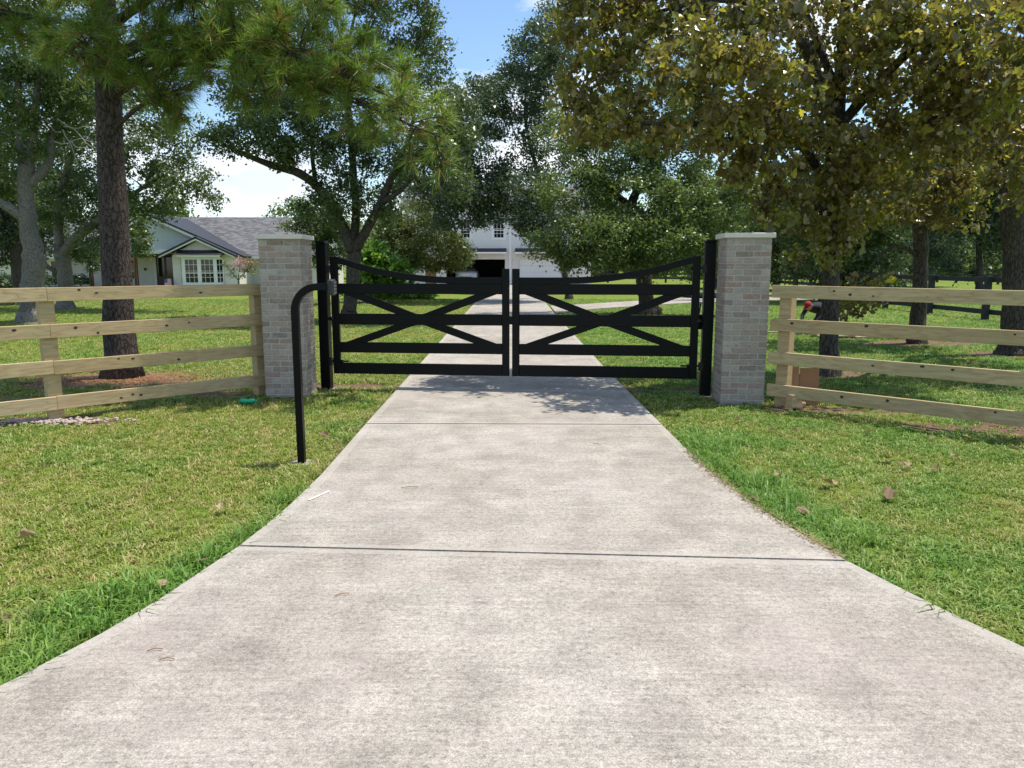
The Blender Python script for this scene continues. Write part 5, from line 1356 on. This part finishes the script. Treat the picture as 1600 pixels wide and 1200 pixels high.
# cardboard sheet folded once, leaning on the fence
t = thing('cardboard_box', 'flattened brown cardboard box leaning behind the fence rail', 'cardboard', (3.33, 8.62, 0), R(-6))
a = MB(); a.box(-.19, -.006, -.012, .004, .015, .44); o1 = a.build('panel', M['card'], t); o1.rotation_euler = (R(-7), 0, R(10))
a = MB(); a.box(.0, .21, -.006, .010, .0, .425); o2 = a.build('panel', M['card'], t); o2.rotation_euler = (R(-7), 0, R(-4))
t = thing('post_offcut', 'sawn timber block lying at the foot of the fence end post', 'timber block', (3.19, 8.40, 0.0), R(20))
MB().box(-.07, .07, -.05, .05, 0, .16).build('block', M['lumber'], t, bevel=.004); MB().tube([(.08, 0, .05), (.16, .02, .04)], .02, 8).build('sawn_plug', M['plank'], t)

# lumber lying in the paddock
def pile(label, px, py, boards, rz):
    p = gnd(px, py); t = thing('lumber_pile', label, 'lumber pile', (p.x, p.y, 0), rz)
    for (x, y, z, L_, w_, a) in boards:
        MB().box(-L_ / 2, L_ / 2, -w_ / 2, w_ / 2, 0, .036).build('board', M['plank'], t, (x, y, z), (0, 0, a), bevel=.003)
    return t
pile('stack of pale sawn boards lying in the grass between the dark trunks', 1362, 527, [(0, 0, .01, 2.4, .14, .02), (.05, .16, .01, 2.4, .14, 0), (-.1, .3, .01, 2.2, .14, -.02), (-.15, .1, .048, 2.3, .14, .03), (-.2, .24, .086, 2.0, .14, -.03), (.2, -.25, .01, 1.3, .14, .05)], R(-4))
pile('short pale boards on the grass where the person is working', 1268, 522, [(0, 0, .01, .9, .2, 0), (.03, .05, .048, .8, .14, .1), (-.9, .25, .01, 1.6, .05, .12)], R(3))

# green hull, stand and cloth beyond the gate
p = gnd(1085, 470)
t = thing('canoe', 'dark green pointed hull lying on the pale path behind the gate', 'boat', (p.x + .55, p.y + .2, .03), R(4))
rings = []
for i in range(13):
    f = -1 + 2 * i / 12; wdt = .42 * (1 - abs(f) ** 2.4) + .01; z0 = .04 + .12 * abs(f) ** 3
    rings.append([(f * 1.6, wdt * math.cos(a), z0 + .30 + .06 * abs(f) ** 2 + (.28) * min(0, math.sin(a)) if math.sin(a) < 0 else z0 + .30 + .06 * abs(f) ** 2 + .02 * math.sin(a)) for a in np.linspace(0, 2 * math.pi, 15)[:-1]])
loft(rings).build('hull', M['hull'], t)
MB().box(-.2, .2, -.3, .3, .33, .36).build('seat', M['steel'], t)
p = gnd(1098, 494)
t = thing('work_stand', 'small grey topped stand behind the gate hinge post', 'stand', (p.x, p.y, 0))
MB().prism([(-.24, .40), (.26, .40), (.26, .45), (-.28, .45)], -.18, .18).build('top', M['greyplastic'], t)
for sx in (-1, 1):
    for sy in (-1, 1):
        MB().bar((sx * .1, sy * .1, .40), (sx * .17, sy * .15, 0), .035, .035).build('leg', M['steel'], t)
g = np.random.default_rng(12); p = gnd(1094, 511)
mb = MB(); n = 9
mb.add([((i - 4) * .045, (j - 4) * .045, .02 + .13 * math.exp(-((i - 4) ** 2 + (j - 4) ** 2) / 8) * g.uniform(.6, 1.3)) for j in range(n) for i in range(n)], [(j * n + i, j * n + i + 1, (j + 1) * n + i + 1, (j + 1) * n + i) for j in range(n - 1) for i in range(n - 1)], True)
tag(mb.build('crumpled_cloth', M['rag'], None, (p.x, p.y, 0)), 'crumpled white rag on the grass behind the gate hinge post', 'cloth')

# ------------------------------------------------------------------ PERSON kneeling at the boards
def skinned(name, verts, edges, mat, parent, root=0, levels=2):
    me = bpy.data.meshes.new(name); me.from_pydata([v[:3] for v in verts], edges, [])
    o = link(name, me, parent, mat)
    md = o.modifiers.new('skin', 'SKIN'); md.use_smooth_shade = True
    sk = me.skin_vertices[0].data
    for i, v in enumerate(verts):
        rx = v[3]; sk[i].radius = (rx, v[4] if len(v) > 4 else rx); sk[i].use_root = (i == root)
    s = o.modifiers.new('sub', 'SUBSURF'); s.levels = levels; s.render_levels = levels
    dg = bpy.context.evaluated_depsgraph_get(); dg.update()
    nm = bpy.data.meshes.new_from_object(o.evaluated_get(dg)); o.modifiers.clear(); o.data = nm
    if not nm.materials: nm.materials.append(mat)
    return o
hp = at(1263, 482, 17.6)
t = thing('person', 'person in a red cap and dark navy shirt bending over boards on the grass', 'person', (hp.x + .43 * math.cos(R(40)), 17.6 + .43 * math.sin(R(40)), 0), R(40)); t.scale = (1, 1, .9)
# local: head at x=-0.45, hips at x=+0.35; +x is away from the work
body = [(.36, 0, .50, .15, .17), (.22, 0, .60, .145, .165), (.02, 0, .67, .155, .18), (-.16, 0, .69, .135, .17), (-.27, 0, .70, .07, .075), (-.33, 0, .71, .055, .06)]
be = [(0, 1), (1, 2), (2, 3), (3, 4), (4, 5)]
def chain(start, pts):
    prev = start
    for p in pts:
        body.append(p); be.append((prev, len(body) - 1)); prev = len(body) - 1
    return prev
for s in (-1, 1):
    chain(3, [(-.16, s * .19, .66, .062), (-.24, s * .24, .48, .05), (-.36, s * .18, .34, .042), (-.48, s * .12, .27, .034)])
    # folded legs: thigh forward to the knee on the ground, shin back
    chain(0, [(.32, s * .11, .42, .09), (.10 if s > 0 else .18, s * .16, .12 if s > 0 else .16, .068), (.30, s * .14, .08, .055), (.52, s * .12, .07, .045), (.58, s * .12, .05, .04)])
skinned('body', body, be, M['navy'], t)
for s in (-1, 1):
    k = (.10 if s > 0 else .18)
    skinned('trouser_leg', [(.35, s * .09, .46, .112), (.32, s * .115, .40, .10), (k - .01, s * .16, .13 if s > 0 else .17, .082), (.30, s * .14, .085, .068), (.50, s * .12, .075, .056)], [(0, 1), (1, 2), (2, 3), (3, 4)], M['jeans'], t)
    skinned('boot', [(.52, s * .12, .075, .056), (.59, s * .12, .06, .052), (.60, s * .12, .0, .045)], [(0, 1), (1, 2)], M['boot'], t)
    hv = [(-.46, s * .125, .28, .034), (-.52, s * .115, .25, .034, .022), (-.56, s * .11, .235, .03, .018)]
    he = [(0, 1), (1, 2)]
    for f in range(4):
        b_ = len(hv); yy = s * .11 + (f - 1.5) * .019; ln = (.030, .036, .033, .025)[f]
        hv += [(-.575, yy, .228, .0095), (-.575 - ln, yy, .212, .0088), (-.575 - ln * 1.5, yy, .185, .008)]; he += [(2, b_), (b_, b_ + 1), (b_ + 1, b_ + 2)]
    b_ = len(hv); hv += [(-.53, s * .075, .235, .011), (-.56, s * .06, .215, .0095)]; he += [(1, b_), (b_, b_ + 1)]
    skinned('hand', hv, he, M['skin'], t, levels=1)
# head: sculpted sphere facing down-left, with nose, brow, ears; cap and brim over it
bm = bmesh.new(); bmesh.ops.create_uvsphere(bm, u_segments=20, v_segments=14, radius=1)
for v in bm.verts:
    x, y, z = v.co
    v.co = Vector((x * .098, y * .078, z * .118))
    if x < -.6 and abs(y) < .25 and -.35 < z < .1: v.co.x -= .024 * (1 - abs(y) / .25)
    if x < -.4 and z < -.6: v.co.x -= .012
    if x < -.7 and abs(abs(y) - .35) < .15 and 0 < z < .2: v.co.x += .008
me = bpy.data.meshes.new('head'); bm.to_mesh(me); bm.free(); me.polygons.foreach_set('use_smooth', [True] * len(me.polygons)); me.materials.append(M['skin'])
hd = link('head', me, t, None, (-.43, 0, .735), (0, R(-38), 0))
for s in (-1, 1):
    MB().tube([(0, s * .074, -.02), (.012, s * .09, .012), (.0, s * .078, .03)], [.014, .02, .012], 8).build('ear', M['skin'], hd)
    MB().tube([(-.088, s * .03, .012), (-.094, s * .03, .012)], .011, 8).build('eye', M['rubber'], hd)
MB().tube([(-.083, -.025, -.06), (-.092, 0, -.062), (-.083, .025, -.06)], .006, 6).build('mouth', M['redlamp'], hd)
bm = bmesh.new(); bmesh.ops.create_uvsphere(bm, u_segments=20, v_segments=12, radius=1)
bmesh.ops.delete(bm, geom=[v for v in bm.verts if v.co.z < 0.12], context='VERTS')
for v in bm.verts: v.co = Vector((v.co.x * .108, v.co.y * .088, v.co.z * .132))
me = bpy.data.meshes.new('cap'); bm.to_mesh(me); bm.free(); me.polygons.foreach_set('use_smooth', [True] * len(me.polygons)); me.materials.append(M['redcap'])
cp = link('cap', me, t, None, (-.43, 0, .737), (0, R(-38), 0))
br = MB(); br.prism([(-.09, -.07), (-.15, -.055), (-.178, 0), (-.15, .055), (-.09, .07)], .018, .026, 'z'); br.build('brim', M['redcap'], cp)
